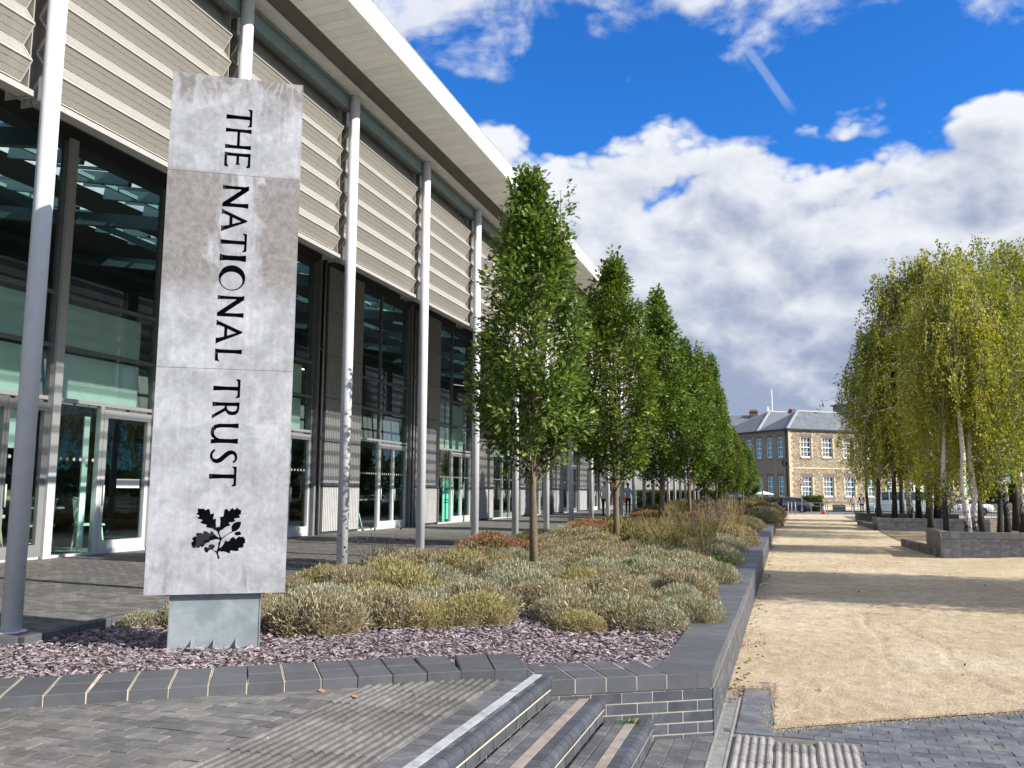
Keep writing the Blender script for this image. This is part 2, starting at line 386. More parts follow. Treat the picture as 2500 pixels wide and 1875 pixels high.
BRK = mat('blue_engineering_brick', (.075, .081, .094), .52, .16, 9, .45, bump=.22, bscale=70, rnd=.2, col2=(.125, .13, .145), c2scale=5, c2lo=.5, c2hi=.72)
COP = mat('coping_brick', (.098, .100, .107), .55, .12, 7, .45, bump=.18, bscale=80, rnd=.14, col2=(.125, .13, .145), c2scale=4, c2lo=.52, c2hi=.75)
MORT = mat('pale_mortar', (.62, .54, .37), .95, .15, 12, bump=.3, bscale=60, coord='World')
MORTG = mat('grey_mortar', (.40, .375, .31), .95, .25, 6, bump=.3, bscale=60, coord='World')

STEPB = mat_paver('landing_brick', (.115, .118, .125), (.17, .17, .172), (.29, .275, .245))
def pave(parent, inside, xr, yr, z, m, sx, sy, jx=.0035, cap=300, order=None, lz=.06, shift=.5):
    """running bond, long side along x; pieces past cap joined into one"""
    cells = []; j = 0; y = yr[0]
    while y < yr[1]:
        x = xr[0] + (shift * sx if j % 2 else 0) + rnd.uniform(-.012, .012)
        while x < xr[1]:
            if inside(x, y): cells.append((x, y))
            x += sx
        y += sy; j += 1
    cells.sort(key=order or (lambda c: c[1]))
    me = brick_mesh(sx - jx, sy - jx, lz, .0022, m)
    for x, y in cells[:cap]:
        ob('brick', me, None, parent, (x, y, z - lz + rnd.uniform(-.0025, .002)), (rnd.uniform(-.008, .008), rnd.uniform(-.006, .006), rnd.uniform(-.012, .012)))
    if len(cells) > cap:
        b = MB()
        for x, y in cells[cap:]:
            dz = rnd.uniform(-.002, .002); b.box((x - (sx - jx) / 2, y - (sy - jx) / 2, z - lz + dz), (x + (sx - jx) / 2, y + (sy - jx) / 2, z + dz), ch=.004)
        ob('brickwork', b.mesh('brickwork'), m, parent, kind='stuff')

# front edge line of the left coping, in plan
FL = [(-7.6, 1.72), (-6.4, 2.58), (-5.2, 3.43), (-4.376, 4.02), (-3.826, 4.41), (-3.247, 4.80), (-2.68, 5.20), (-2.307, 5.46), (-2.0, 5.655), (-1.715, 5.79)]
def fly(x):
    for (a, b) in zip(FL, FL[1:]):
        if a[0] <= x <= b[0]: return a[1] + (b[1] - a[1]) * (x - a[0]) / (b[0] - a[0])
    return FL[0][1] if x < FL[0][0] else 5.8
UP = poly_sheet('upper_paving', [(-14.2, -6), (-1.60, -6), (-1.60, 5.9), (-2.7, 5.45), (-5.2, 3.7), (-7.9, 1.8), (-7.2, 5.2), (-6.35, 5.5), (-6.35, 80), (-14.2, 80)], -.011, joint)
pave(UP, lambda x, y: y < fly(x) + .12 and x < -2.70 and y > 2.6 and x > -6.5 and math.hypot(x + 3, y - 4) < 3.4, (-6.5, -2.7), (2.6, 5.6), 0, PAV_U, .208, .103, cap=300, order=lambda c: math.hypot(c[0] + 2.9, c[1] - 4.3))
for j in range(28):
    y = 2.6 + .103 * j
    if y < fly(-2.72) + .1: ob('brick', brick_mesh(.12, .0995, .06, .0022, PAV_U), None, UP, (-2.72, y, -.0635))
# colonnade floor: pavers down to the distance where they cannot be told apart
def in_col(x, y): return x < -6.42 and x > -12.95 and y > 5.6 and y < 24 and (x < -7.0 or y > 6.2)
COLN = poly_sheet('colonnade_paving', [(-13.04, 5.55), (-6.36, 5.55), (-6.36, 78), (-13.04, 78)], -.007, joint)
pave(COLN, in_col, (-12.9, -6.4), (5.6, 24), 0, PAV_U, .208, .103, cap=300, order=lambda c: math.hypot(c[0] + 7.2, c[1] - 7.6))
poly_sheet('colonnade_paving_far', [(-13.04, 24), (-6.36, 24), (-6.36, 78), (-13.04, 78)], -.004, PAV_U)
poly_sheet('side_paving', [(-13.04, -6), (-6.6, -6), (-6.6, 5.6), (-13.04, 5.6)], -.003, PAV_U)
for i in range(30):
    ob('brick', brick_mesh(.222, .0995, .06, .0022, STEPB), None, UP, (-1.742, 5.74 - .103 * i, -.06 + rnd.uniform(-.001, .002)), (0, 0, rnd.uniform(-.008, .008)))

LP = poly_sheet('lower_paving', [(-1.1, -6), (14, -6), (14, 16.2), (8, 12.3), (4, 9.9), (2, 8.6), (-.1, 7.3), (-.1, 8.6), (-.62, 8.6), (-1.1, 6.6)], LOW - .006, joint)
def in_low(x, y): return (x > .42 and y < edge_y(x) + .1 or (x > -.40 and y > 6.62 and y < edge_y(max(x, -.16)) + .08 and x < .45)) and y > 5.2 and x < 3.2
pave(LP, in_low, (-.40, 3.3), (5.25, 10), LOW, PAV_L, .208, .103, cap=290, order=lambda c: c[1] + abs(c[0]) * .3)
def in_strip(x, y): return True
for y0 in [6.62 + .3 * i for i in range(6)]:                # dark stone strip beside the drain
    ob('slab', brick_mesh(.262, .292, .05, .003, PAV_L), None, LP, (-.276, y0 + .15, LOW - .046 + rnd.uniform(-.001, .002)))
for i in range(3):
    for j in range(10): ob('brick', brick_mesh(.1235, .2085, .06, .0022, STEPB), None, LP, (-.868 + .127 * i, 6.42 - .212 * j - (.1 if i % 2 else 0), LOW - .06 + rnd.uniform(-.001, .0015)))

gv = []; gf = []
for i in range(5200):
    if i < 3000:
        x = -.17 + rnd.random() ** 1.2 * 3.4; y = edge_y(x) - abs(rnd.gauss(0, .075)) + .05
    elif i < 4200: x = rnd.uniform(-.53, -.15); y = 8.2 - abs(rnd.gauss(0, .35))
    else: x = -.19 + abs(rnd.gauss(0, .04)) * (-1 if i % 3 else 1); y = rnd.uniform(6.75, 8.3)
    r_ = rnd.uniform(.0025, .007); z = LOW + (.001 if y < edge_y(x) else .008); b0 = len(gv); a = rnd.uniform(0, 6.28)
    gv += [(x + r_ * math.cos(a + k * 2.094), y + r_ * math.sin(a + k * 2.094), z) for k in range(3)] + [(x, y, z + r_ * 1.1)]
    gf += [(b0, b0 + 1, b0 + 3), (b0 + 1, b0 + 2, b0 + 3), (b0 + 2, b0, b0 + 3)]
me = bpy.data.meshes.new('loose_gravel'); me.from_pydata(gv, [], gf); ob('loose_gravel', me, GR, kind='stuff', label='loose gravel grains spilling over the edge of the brick paving', cat='gravel')
# slot drain along the wall foot
DR = tag(empty('channel_drain', (-.485, 6.6, LOW)), 'concrete channel drain with slotted grate along the foot of the brick wall', 'drain')
DRM = mat('drain_concrete', (.30, .29, .265), .85, .2, 8, bump=.4, bscale=60)
DRG = mat('drain_grate', (.36, .35, .33), .6, .25, 14, metal=.3, rnd=.1)
for i in range(8):
    y0 = 4.4 + .5 * i - 6.6
    b = MB(); b.box((-.062, y0, -.05), (-.045, y0 + .495, .003)); b.box((.045, y0, -.05), (.062, y0 + .495, .003)); b.box((-.045, y0, -.05), (.045, y0 + .495, -.02))
    ch = ob('channel', b.mesh('channel'), DRM, DR)
    b = MB()
    for k in range(25): b.box((-.044, y0 + .003 + k * .02, -.012), (.044, y0 + .0175 + k * .02, -.001))
    b.box((-.006, y0, -.02), (.006, y0 + .495, -.012))
    ob('grate', b.mesh('grate'), DRG, DR)

# corduroy warning tiles
TACT = mat_paver('tactile_tile', (.125, .121, .115), (.175, .168, .157), (.25, .235, .205))
TACL = mat_paver('tactile_tile_pale', (.25, .235, .22), (.34, .32, .29), (.40, .37, .32))
def tactile(name, x0, x1, y0, y1, z, m, label, cut=None, tile=.4, rib=.0535):
    e = empty(name, ((x0 + x1) / 2, (y0 + y1) / 2, z), label=label, cat='tactile paving')
    def tmesh(w, l):
        b = MB(); b.box((-w / 2, -l / 2, -.05), (w / 2, l / 2, 0), ch=.004); n = max(1, round(w / rib)); p = w / n
        for i in range(n):
            xc = -w / 2 + p * (i + .5); r = .0165; vs = []
            for yy in (-l / 2, l / 2):
                for a in (-1, -.62, 0, .62, 1): vs.append((xc + a * r, yy, .0125 * (1 - a * a * a * a * .999) if abs(a) < 1 else -.001))
            fs = [(k, k + 1, k + 6, k + 5) for k in range(4)] + [(4, 3, 2, 1, 0), (5, 6, 7, 8, 9)]
            b.add(vs, fs, 0, False)
        me = b.mesh('tile'); me.materials.append(m); return me
    cols = max(1, round((x1 - x0) / tile)); rows = max(1, math.ceil((y1 - y0) / .2)); w = (x1 - x0) / cols
    me = tmesh(w - .003, .1985)
    for i in range(cols):
        for j in range(rows):
            x = x0 + w * (i + .5); y = y1 - .2 * (j + .5) - (.1 if i % 2 else 0)
            if cut and not cut(x, y): continue
            ob('tile', me, None, e, (x - e.location.x, y - e.location.y, .003 + rnd.uniform(-.0025, .002)), (rnd.uniform(-.008, .008), rnd.uniform(-.01, .01), rnd.uniform(-.01, .01)))
tactile('tactile_paving', -2.66, -1.86, 2.6, 5.75, .0, TACT, 'worn grey ribbed warning paving on the upper landing above the steps', cut=lambda x, y: y < fly(x) + .12, tile=.4)
tactile('tactile_paving', -.41, .40, 4.6, 6.54, LOW, TACL, 'pale ribbed warning paving at the foot of the steps beside the drain', tile=.27)

# steps
ST = empty('brick_steps', (-1.25, 5.0, LOW), label='three dark brick steps with bullnose edges and nosing strips', cat='steps')
STM = mat_paver('step_brick', (.105, .108, .115), (.165, .165, .165), (.30, .285, .25))
NOSE = mat('bullnose_brick', (.07, .076, .09), .42, .15, 8, .5, bump=.15, bscale=60, rnd=.22)
strip_g = mat('grey_nosing_strip', (.44, .47, .49), .6, .12, 14, col2=(.33, .34, .34), c2scale=12)
strip_t = mat('tan_nosing_strip', (.33, .285, .245), .8, .15, 10, col2=(.24, .20, .165), c2scale=6)
def wall_y(x): return 5.79 + (x + 1.69) * (6.48 - 5.79) / (1.69 - .546)
tops = [(-1.57, 0), (-1.243, -.15), (-.935, -.30)]
o3 = ST.location
for k, (nx_, zt) in enumerate(tops):
    yend = wall_y(nx_) + .10
    b = MB(); b.box((nx_ - .60, 1.8, LOW - .05), (nx_ - .05, yend, zt - .055)); b.v = [(x - o3.x, y - o3.y, z - o3.z) for x, y, z in b.v]
    ob('step_core', b.mesh('step_core'), MORTG, ST)
    # riser course of bricks under the nosing
    n = int((yend - 2.2) / .215)
    me = brick_mesh(.1, .205, .075, 0, BRK)
    for i in range(n): ob('riser_brick', me, None, ST, (nx_ - .062 - o3.x, yend - .11 - .215 * i - (.1 if k % 2 else 0) - o3.y, zt - .148 - o3.z))
    b = MB(); b.box((nx_ - .11, 2.0, zt - .080), (nx_ - .006, yend, zt - .065)); b.v = [(x - o3.x, y - o3.y, z - o3.z) for x, y, z in b.v]
    ob('mortar_bed', b.mesh('mortar_bed'), MORT, ST)
    # bullnose pieces
    b = MB(); prof = [(-.10, -.066), (0, -.066), (.004, -.04), (0, -.02), (-.012, -.006), (-.03, 0), (-.10, 0)]
    w = .0995; vs = [(px, -w / 2, pz) for px, pz in prof] + [(px, w / 2, pz) for px, pz in prof]; q = len(prof)
    b.add(vs, [tuple(range(q)), tuple(reversed(range(q, 2 * q)))] + [((i + 1) % q, i, q + i, q + (i + 1) % q) for i in range(q)], 0, False)
    nm = b.mesh('bullnose'); nm.materials.append(NOSE)
    for i in range(int((yend - 2.1) / .104)):
        ob('bullnose_brick', nm, None, ST, (nx_ - o3.x, yend - .055 - .104 * i - o3.y, zt - o3.z), (0, 0, rnd.uniform(-.01, .01)))
    b = MB(); xs0 = nx_ - .112 if k else nx_ - .10; b.box((xs0 - .05, 2.0, zt - .03), (xs0 + .012, yend - .02, zt + .004)); b.v = [(x - o3.x, y - o3.y, z - o3.z) for x, y, z in b.v]
    ob('nosing_strip', b.mesh('nosing_strip'), strip_t if k else strip_g, ST)
    if k:                                                   # tread bricks laid along the step
        xa = tops[k - 1][0] - .0; xb = xs0 - .05
        rows = 2
        wj = (xb - xa) / rows; me = brick_mesh(wj - .006, .209, .05, .003, STM)
        for r_ in range(rows):
            for i in range(int((yend - 2.1) / .215) + 1):
                ob('tread_brick', me, None, ST, (xa + wj * (r_ + .5) - o3.x, yend - .1 - .215 * i - (.107 if r_ % 2 else 0) - o3.y, zt - .05 - o3.z + rnd.uniform(-.001, .001)))

# ------------------------------------------------------------------ planter wall
PW = empty('planter_wall', (-.75, 20, LOW), label='long dark engineering brick planter wall with brick on flat coping', cat='wall')
pw = PW.location
def pob(name, me, x, y, z, rz=0, tilt=0): return ob(name, me, None, PW, (x - pw.x, y - pw.y, z - pw.z), (tilt, 0, rz))
# curved front coping, two rows deep, flush with the upper paving
def resample(pl, step):
    out = []; d = 0; seg = 0; a = Vector(pl[0]); acc = 0; nxt = 0
    for p, q in zip(pl, pl[1:]):
        p = Vector(p); q = Vector(q); L = (q - p).length
        while nxt <= acc + L: out.append((p + (q - p) * ((nxt - acc) / L), (q - p).normalized())); nxt += step
        acc += L
    return out
pts = resample(list(reversed(FL)), .2285)
core = MB()
for i, (p, t) in enumerate(pts[:-1]):
    t = -t; n = Vector((-t.y, t.x)); p2 = pts[i + 1][0]; c = (p + p2) / 2; ang = math.atan2(t.y, t.x)
    gap = .011 if i > 5 else .008
    for r_ in range(2):
        w = .29; me = brick_mesh(.2285 - gap, w - .006, .135, .005, COP)
        cc = c + n * (w * (r_ + .5)); pob('coping_brick', me, cc.x, cc.y, .065 - .135 + rnd.uniform(-.0015, .0015), ang + rnd.uniform(-.004, .004))
    q = [c + t * .116 * s + n * u for s, u in ((-1, .008), (1, .008), (1, .575), (-1, .575))]
    core.add([(v.x - pw.x, v.y - pw.y, z - pw.z) for z in (-.12, .0615) for v in q], [(0, 3, 2, 1), (4, 5, 6, 7), (0, 1, 5, 4), (1, 2, 6, 5), (2, 3, 7, 6), (3, 0, 4, 7)], 0 if i > 5 else 1)
cm = core.mesh('mortar'); cm.materials.append(MORT); cm.materials.append(mat('dark_joint', (.06, .06, .06), .9))
ob('mortar', cm, None, PW)
# lower right part of the front wall
A = Vector((-1.69, 5.79)); B = Vector((-.546, 6.48)); t = (B - A).normalized(); n = Vector((-t.y, t.x)); ang = math.atan2(t.y, t.x); L = (B - A).length
back = MB()
q = [A + t * -.1 + n * .004, B + n * .004, B + n * .5 - t * .05, A - t * .1 + n * .5]
back.prism([(v.x - pw.x, v.y - pw.y) for v in q], -.111 - pw.z, -.0145 - pw.z)
q = [(A + t * -.1 + n * .013), B + n * .013 - t * .004, B + n * .4 - t * .2, A - t * .1 + n * .4]
back.prism([(v.x - pw.x, v.y - pw.y) for v in q], -.08, -.118 - pw.z)
ob('mortar', back.mesh('mortar'), MORTG, PW)
x = L; i = 0
while x > -.12:
    w = .125 if i == 0 else .225
    for r_ in range(2):
        d_ = .275; me = brick_mesh(w - .009, d_ - .006, .105, .005, COP); c = A + t * (x - w / 2) + n * (d_ * (r_ + .5))
        pob('coping_brick', me, c.x, c.y, -.115 + (-.004 if i < 3 and r_ == 1 else rnd.uniform(-.001, .001)), ang)
    x -= w; i += 1
rustm = mat('rust_chip', (.22, .10, .05), .9, .3, 12, bump=.4, bscale=60)
c = A + t * .0 + n * .04
for ci in range(5):
    zt = -.125 - .075 * ci; x = L - (0 if ci % 2 else 0); first = True
    while x > -.1:
        w = (.2275 if ci % 2 == 0 else .115) if first else .2275; first = False
        if zt < -.44: break
        c = A + t * (x - w / 2) + n * .06
        pob('brick', brick_mesh(w - .011, .1, .065, .003, BRK), c.x, c.y, zt - .065 + rnd.uniform(-.001, .001), ang)
        x -= w
# long wall along the path
WL0, WL1 = 6.5, 69.0
back = MB(); back.box((-.925 - pw.x, WL0 + .02 - pw.y, -.1), (-.5495 - pw.x, WL1 - pw.y, -.112 - pw.z)); back.box((-.94 - pw.x, WL0 + .1 - pw.y, -.112 - pw.z), (-.553 - pw.x, WL1 - .05 - pw.y, -.0135 - pw.z))
ob('mortar', back.mesh('mortar'), MORTG, PW)
y = WL0 + .02; k = 0
while y < WL1 - .2:
    w = .225
    pob('coping_brick', brick_mesh(.395, w - .008, .105, .005, COP), -.546 - .199, y + w / 2, -.115 + rnd.uniform(-.002, .002), rnd.uniform(-.004, .004)); y += w; k += 1
# corner piece of coping
b = MB(); b.prism([(v[0] - pw.x, v[1] - pw.y) for v in ((-.548, 6.482), (-.548, 6.515), (-.94, 6.515), (-1.02, 6.42), (-.78, 6.345))], -.113 - pw.z, -.0105 - pw.z)
ob('coping_corner', b.mesh('coping_corner'), COP, PW)
cells = []
for ci in range(5):
    zt = -.125 - .075 * ci
    if zt < -.44: break
    y = WL0 + (.0 if ci % 2 == 0 else -.0); first = True
    while y < WL1 - .3:
        w = (.1 if ci % 2 == 0 else .2275) if first else .2275; first = False
        cells.append((y + w / 2, zt - .065, w)); y += w
cells.sort(key=lambda c: c[0])
for (y, z, w) in cells[:180]: pob('brick', brick_mesh(.1, w - .011, .065, .003, BRK), -.596, y, z)
b = MB()
for (y, z, w) in cells[180:]: b.box((-.646 - pw.x, y - w / 2 + .0055 - pw.y, z - pw.z), (-.546 - pw.x, y + w / 2 - .0055 - pw.y, z + .065 - pw.z))
ob('brickwork', b.mesh('brickwork'), BRK, PW, kind='stuff')
# edge kerb between colonnade and bed
KB = empty('kerb_edging', (-6.28, 20, 0), label='low dark brick kerb between the colonnade paving and the planting bed', cat='kerb')
i = 0; y = 5.8
kp = [(-6.16, 5.80), (-6.30, 7.0), (-6.32, 40.0)]
kr = resample(kp, .228)
for (p, t_) in kr[:120]:
    ob('kerb_brick', brick_mesh(.218, .1, .13, .006, COP), None, KB, (p.x - KB.location.x, p.y + .11 - KB.location.y, -.09), (0, 0, math.atan2(t_.y, t_.x)))
kr = resample([(-6.16, 5.80), (-6.75, 5.52), (-7.6, 5.2)], .228)
for (p, t_) in kr[:7]:
    ob('kerb_brick', brick_mesh(.218, .1, .13, .006, COP), None, KB, (p.x + t_.x * .11 - KB.location.x, p.y + t_.y * .11 - KB.location.y, -.09), (0, 0, math.atan2(t_.y, t_.x)))

# bed floor and slate chippings
SOIL = mat('bed_soil', (.10, .075, .07), .95, .3, 10, bump=.6, bscale=30, coord='World')
poly_sheet('planting_bed', [(-7.8, 2.0), (-5.0, 4.1), (-2.6, 5.75), (-1.6, 6.25), (-.93, 6.6), (-.93, 69), (-6.3, 69), (-6.3, 7.0), (-6.16, 5.85), (-7.6, 5.25)], -.055, SOIL)
SLATE = mat('plum_slate', (.27, .215, .23), .6, .15, 3, .45, isl=.6, bump=.1, bscale=50, col2=(.30, .255, .265), c2scale=6, c2lo=.48, c2hi=.62)
rng = np.random.default_rng(5)
def bed_inside(x, y):
    if y > 9.9: return False
    if x < -6.16 and y > 5.2 + (x + 7.6) * .41: return False
    if x < -6.17: return y > fly(x) + .62
    if x > -.93: return False
    front = fly(x) + .62 if x < -2.0 else max(5.79 + (x + 1.69) * .603 + .55, 6.25)
    return y > front and x > -6.22
def chips(n, smin, smax, z0, zs):
    V = []; F = []; c = 0
    while c < n:
        x = rng.uniform(-6.9, -.9); y = rng.uniform(2.9, 9.9)
        if not bed_inside(x, y): continue
        if y > 8.8 and rng.random() < .4: continue
        s = rng.uniform(smin, smax) * (1.5 if rng.random() < .07 else 1); k = rng.integers(4, 7); th = s * rng.uniform(.10, .22)
        a = np.sort(rng.uniform(0, 6.283, k)); r = s * rng.uniform(.55, 1.0, k); el = rng.uniform(.45, .9)
        px = r * np.cos(a); py = r * np.sin(a) * el
        rx, ry, rz = rng.normal(0, .30), rng.normal(0, .30), rng.uniform(0, 6.283)
        Rm = np.array(Euler((rx, ry, rz)).to_matrix())
        P = np.concatenate([np.stack([px, py, np.full(k, -th / 2)], 1), np.stack([px * .93, py * .93, np.full(k, th / 2)], 1)]) @ Rm.T
        P += (x, y, z0 + rng.uniform(0, zs) + s * .10); b = len(V)
        V += P.tolist(); F.append([b + k + i for i in range(k)]); F += [[b + i, b + (i + 1) % k, b + k + (i + 1) % k, b + k + i] for i in range(k)]
        c += 1
    return V, F
V, F = chips(25000, .012, .040, -.052, .04)
me = bpy.data.meshes.new('slate'); me.from_pydata(V, [], F); ob('slate_chippings', me, SLATE, kind='stuff', label='plum coloured slate chippings covering the bed around the sign', cat='slate chippings')
EMBLEM = [[(5,698),(-2,731),(-9,749),(-27,763),(-46,774),(-54,775),(-66,770),(-78,752),(-91,752),(-103,763),(-108,782),(-106,792),(-93,798),(-75,792),(-71,797),(-73,811),(-59,818),(-37,818),(-22,810),(-19,798),(-30,787),(-38,776),(-20,766),(-5,764),(2,786),(6,805),(3,827),(13,840),(13,853),(3,859),(-9,858),(-26,858),(-41,851),(-57,851),(-69,835),(-95,829),(-107,811),(-119,797),(-130,797),(-137,805),(-145,795),(-154,787),(-164,790),(-169,797),(-183,788),(-199,790),(-209,800),(-208,811),(-212,824),(-211,836),(-195,846),(-206,859),(-206,870),(-197,878),(-184,883),(-170,883),(-179,898),(-173,909),(-157,912),(-137,911),(-121,906),(-118,909),(-123,920),(-113,928),(-96,925),(-81,917),(-66,904),(-61,924),(-53,925),(-41,917),(-28,901),(-11,885),(6,874),(12,872),(3,898),(-4,916),(-19,930),(-32,933),(-46,945),(-62,949),(-88,954),(-104,959),(-101,965),(-94,969),(-99,978),(-122,983),(-143,991),(-148,997),(-142,1006),(-131,1012),(-133,1018),(-162,1025),(-177,1034),(-173,1041),(-158,1043),(-159,1052),(-180,1064),(-182,1072),(-170,1078),(-172,1085),(-176,1094),(-174,1106),(-163,1111),(-150,1110),(-142,1106),(-131,1112),(-118,1104),(-113,1096),(-100,1103),(-89,1108),(-78,1103),(-72,1085),(-69,1066),(-61,1064),(-52,1071),(-42,1069),(-39,1058),(-42,1043),(-45,1024),(-35,1024),(-27,1028),(-21,1024),(-22,1001),(-20,975),(-18,951),(-11,961),(12,959),(12,975),(14,1001),(10,1037),(14,1045),(27,1042),(37,1047),(40,1073),(42,1095),(50,1105),(63,1107),(73,1099),(77,1090),(86,1091),(94,1103),(108,1115),(119,1108),(123,1100),(133,1102),(137,1113),(151,1117),(158,1105),(173,1102),(185,1089),(179,1080),(183,1065),(169,1058),(162,1055),(174,1044),(173,1034),(157,1032),(128,1028),(130,1018),(137,1013),(129,1002),(110,997),(83,995),(86,987),(96,979),(93,969),(69,963),(49,951),(35,938),(16,929),(11,921),(14,898),(25,877),(33,871),(54,885),(82,905),(113,924),(106,947),(107,963),(123,989),(145,1000),(168,1002),(184,1003),(183,976),(173,950),(148,927),(117,916),(85,900),(57,879),(37,863),(28,847),(23,821),(18,792),(20,787),(38,803),(50,821),(59,844),(71,848),(85,839),(94,847),(106,866),(125,879),(135,873),(147,858),(161,873),(173,882),(186,876),(209,879),(216,866),(227,857),(223,847),(227,831),(211,818),(214,799),(203,788),(180,788),(171,783),(178,768),(156,759),(111,767),(104,760),(108,749),(96,743),(79,751),(53,760),(34,757),(18,763),(8,754),(12,734),(21,718),(23,698)],[(134,898),(139,915),(162,922),(181,920),(190,905),(184,895),(163,889),(144,890)]]
# ------------------------------------------------------------------ monolith sign
def mat_steel():
    m = bpy.data.materials.new('weathered_steel_sheet'); m.use_nodes = True; T = NT(m.node_tree); b = m.node_tree.nodes['Principled BSDF']
    g = T.new('ShaderNodeTexCoord'); v = g.outputs['Object']
    sep = T.new('ShaderNodeSeparateXYZ'); T.link(v, sep.inputs[0]); z = sep.outputs[2]
    n1 = T.noise(v, 3.2, 7, .62, .4); n2 = T.noise(v, 18, 6, .65, .3); st = T.noise(T.mapping(v, scale=(34, 34, 1.1)), 1.0, 4, .6)
    c = T.mix(T.step(n1, .36, .66), (.36, .365, .38), (.53, .535, .55))
    c = T.mix(1.0, c, T.lin(n2, .3, .7, .84, 1.13), 'MULTIPLY')
    c = T.mix(1.0, c, T.lin(st, .3, .7, .93, 1.07), 'MULTIPLY')
    # swirling brown-grey water stains: heavy on the upper part of the middle sheet, in tongues below the top edge and at the foot
    warp = T.noise(T.mapping(v, scale=(1, 1, .55)), 2.6, 6, .6, 1.6)
    band = T.math('MULTIPLY', T.step(z, 2.75, 3.15), T.step(z, 4.04, 3.96))
    mid = T.math('MULTIPLY', band, T.step(T.math('ADD', T.math('ABSOLUTE', T.math('ADD', sep.outputs[0], -.03)), T.math('MULTIPLY', T.math('SUBTRACT', warp, .5), .9)), .10, .24))
    tg = T.noise(T.mapping(v, scale=(5.5, 1, .9)), 1.3, 3, .5, .5)
    top = T.math('MULTIPLY', T.step(T.math('ADD', z, T.math('MULTIPLY', tg, .9)), 4.96, 5.2), T.step(warp, .36, .50))
    seamt = T.math('MULTIPLY', T.math('MULTIPLY', T.step(z, 3.7, 3.92), T.step(z, 4.0, 3.985)), T.step(tg, .42, .6))
    foot = T.math('MULTIPLY', T.math('MULTIPLY', T.step(z, .82, .45), T.step(T.noise(T.mapping(v, loc=(2, 0, 1), scale=(6.5, 1, 1.6)), 1.2, 3, .5, .3), .54, .66)), .75)
    f = T.math('MAXIMUM', T.math('MAXIMUM', mid, top), T.math('MAXIMUM', seamt, foot))
    sw = T.math('ABSOLUTE', T.math('SUBTRACT', T.noise(T.mapping(v, scale=(1, 1, .7)), 3.4, 5, .55, 2.2), .5))
    stain = T.mix(T.math('MULTIPLY', T.step(sw, .06, .0), T.math('ADD', .22, T.math('MULTIPLY', top, .5))), T.mix(T.step(n2, .35, .65), (.205, .185, .17), (.28, .258, .242)), (.44, .43, .42))
    c = T.mix(T.math('MULTIPLY', f, .92), c, stain)
    T.link(c, b.inputs['Base Color']); T.link(T.lin(n1, .3, .7, .62, .46), b.inputs['Roughness']); b.inputs['Metallic'].default_value = .25; b.inputs['Specular IOR Level'].default_value = .4
    bn = T.new('ShaderNodeBump'); bn.inputs['Strength'].default_value = .12; bn.inputs['Distance'].default_value = .01
    T.link(T.noise(v, 9, 5, .6), bn.inputs['Height']); T.link(bn.outputs[0], b.inputs['Normal']); MATS['steel'] = m; return m
STEEL = mat_steel()
GLY = {
 'T': [[(.02,1),(.73,1),(.76,.83),(.70,.85),(.66,.895),(.46,.905),(.45,.5),(.475,0),(.285,0),(.305,.5),(.30,.905),(.10,.895),(.06,.85),(0,.83)]],
 'H': [[(0,1),(.17,1),(.145,.75),(.145,.56),(.655,.56),(.655,.75),(.63,1),(.80,1),(.785,.75),(.785,.25),(.80,0),(.63,0),(.655,.25),(.655,.45),(.145,.45),(.145,.25),(.17,0),(0,0),(.02,.25),(.02,.75)]],
 'E': [[(0,1),(.56,1),(.58,.84),(.52,.85),(.46,.895),(.15,.9),(.15,.565),(.40,.56),(.47,.62),(.475,.40),(.40,.455),(.15,.455),(.15,.10),(.45,.105),(.52,.15),(.59,.16),(.55,0),(0,0),(.02,.25),(.02,.75)]],
 'N': [[(-.02,1),(.15,1),(.69,.30),(.69,.72),(.665,1),(.86,1),(.835,.72),(.835,0),(.69,0),(.145,.70),(.145,.28),(.17,0),(0,0),(.02,.28),(.02,.86)]],
 'A': [[(.42,.98),(.47,.99),(.52,.92),(.87,.11),(.93,0),(.68,0),(.70,.08),(.64,.30),(.29,.30),(.21,.09),(.23,0),(0,0),(.06,.09),(.41,.93)], [(.345,.42),(.60,.42),(.485,.74)]],
 'I': [[(0,1),(.22,1),(.19,.75),(.19,.25),(.22,0),(0,0),(.03,.25),(.03,.75)]],
 'L': [[(0,1),(.19,1),(.165,.75),(.165,.115),(.36,.12),(.43,.15),(.50,.19),(.46,0),(0,0),(.02,.25),(.02,.75)]],
 'R': [[(0,1),(.25,1),(.42,.965),(.52,.87),(.545,.73),(.51,.60),(.42,.52),(.37,.48),(.70,-.01),(.54,.0),(.24,.44),(.165,.45),(.165,.25),(.19,0),(0,0),(.02,.25),(.02,.75)], [(.165,.905),(.26,.905),(.355,.86),(.39,.74),(.355,.61),(.27,.545),(.165,.54)]],
 'U': [[(0,1),(.19,1),(.165,.75),(.165,.36),(.20,.20),(.30,.115),(.42,.115),(.53,.19),(.59,.33),(.60,.75),(.575,1),(.78,1),(.755,.75),(.755,.25),(.785,0),(.62,0),(.605,.12),(.50,.01),(.36,-.03),(.20,0),(.08,.10),(.025,.28),(.02,.75)]],
}
def ell(cx, cy, rx, ry, n=40): return [(cx + rx * math.cos(2 * math.pi * i / n), cy + ry * math.sin(2 * math.pi * i / n)) for i in range(n)]
GLY['O'] = [ell(.48, .5, .48, .505), ell(.585, .49, .335, .405)]
def stroke(cl, w):
    a = []; b = []
    for i, p in enumerate(cl):
        q0 = cl[max(i - 1, 0)]; q1 = cl[min(i + 1, len(cl) - 1)]; d = Vector((q1[0] - q0[0], q1[1] - q0[1])).normalized()
        a.append((p[0] - d.y * w[i] / 2, p[1] + d.x * w[i] / 2)); b.append((p[0] + d.y * w[i] / 2, p[1] - d.x * w[i] / 2))
    return a + b[::-1]
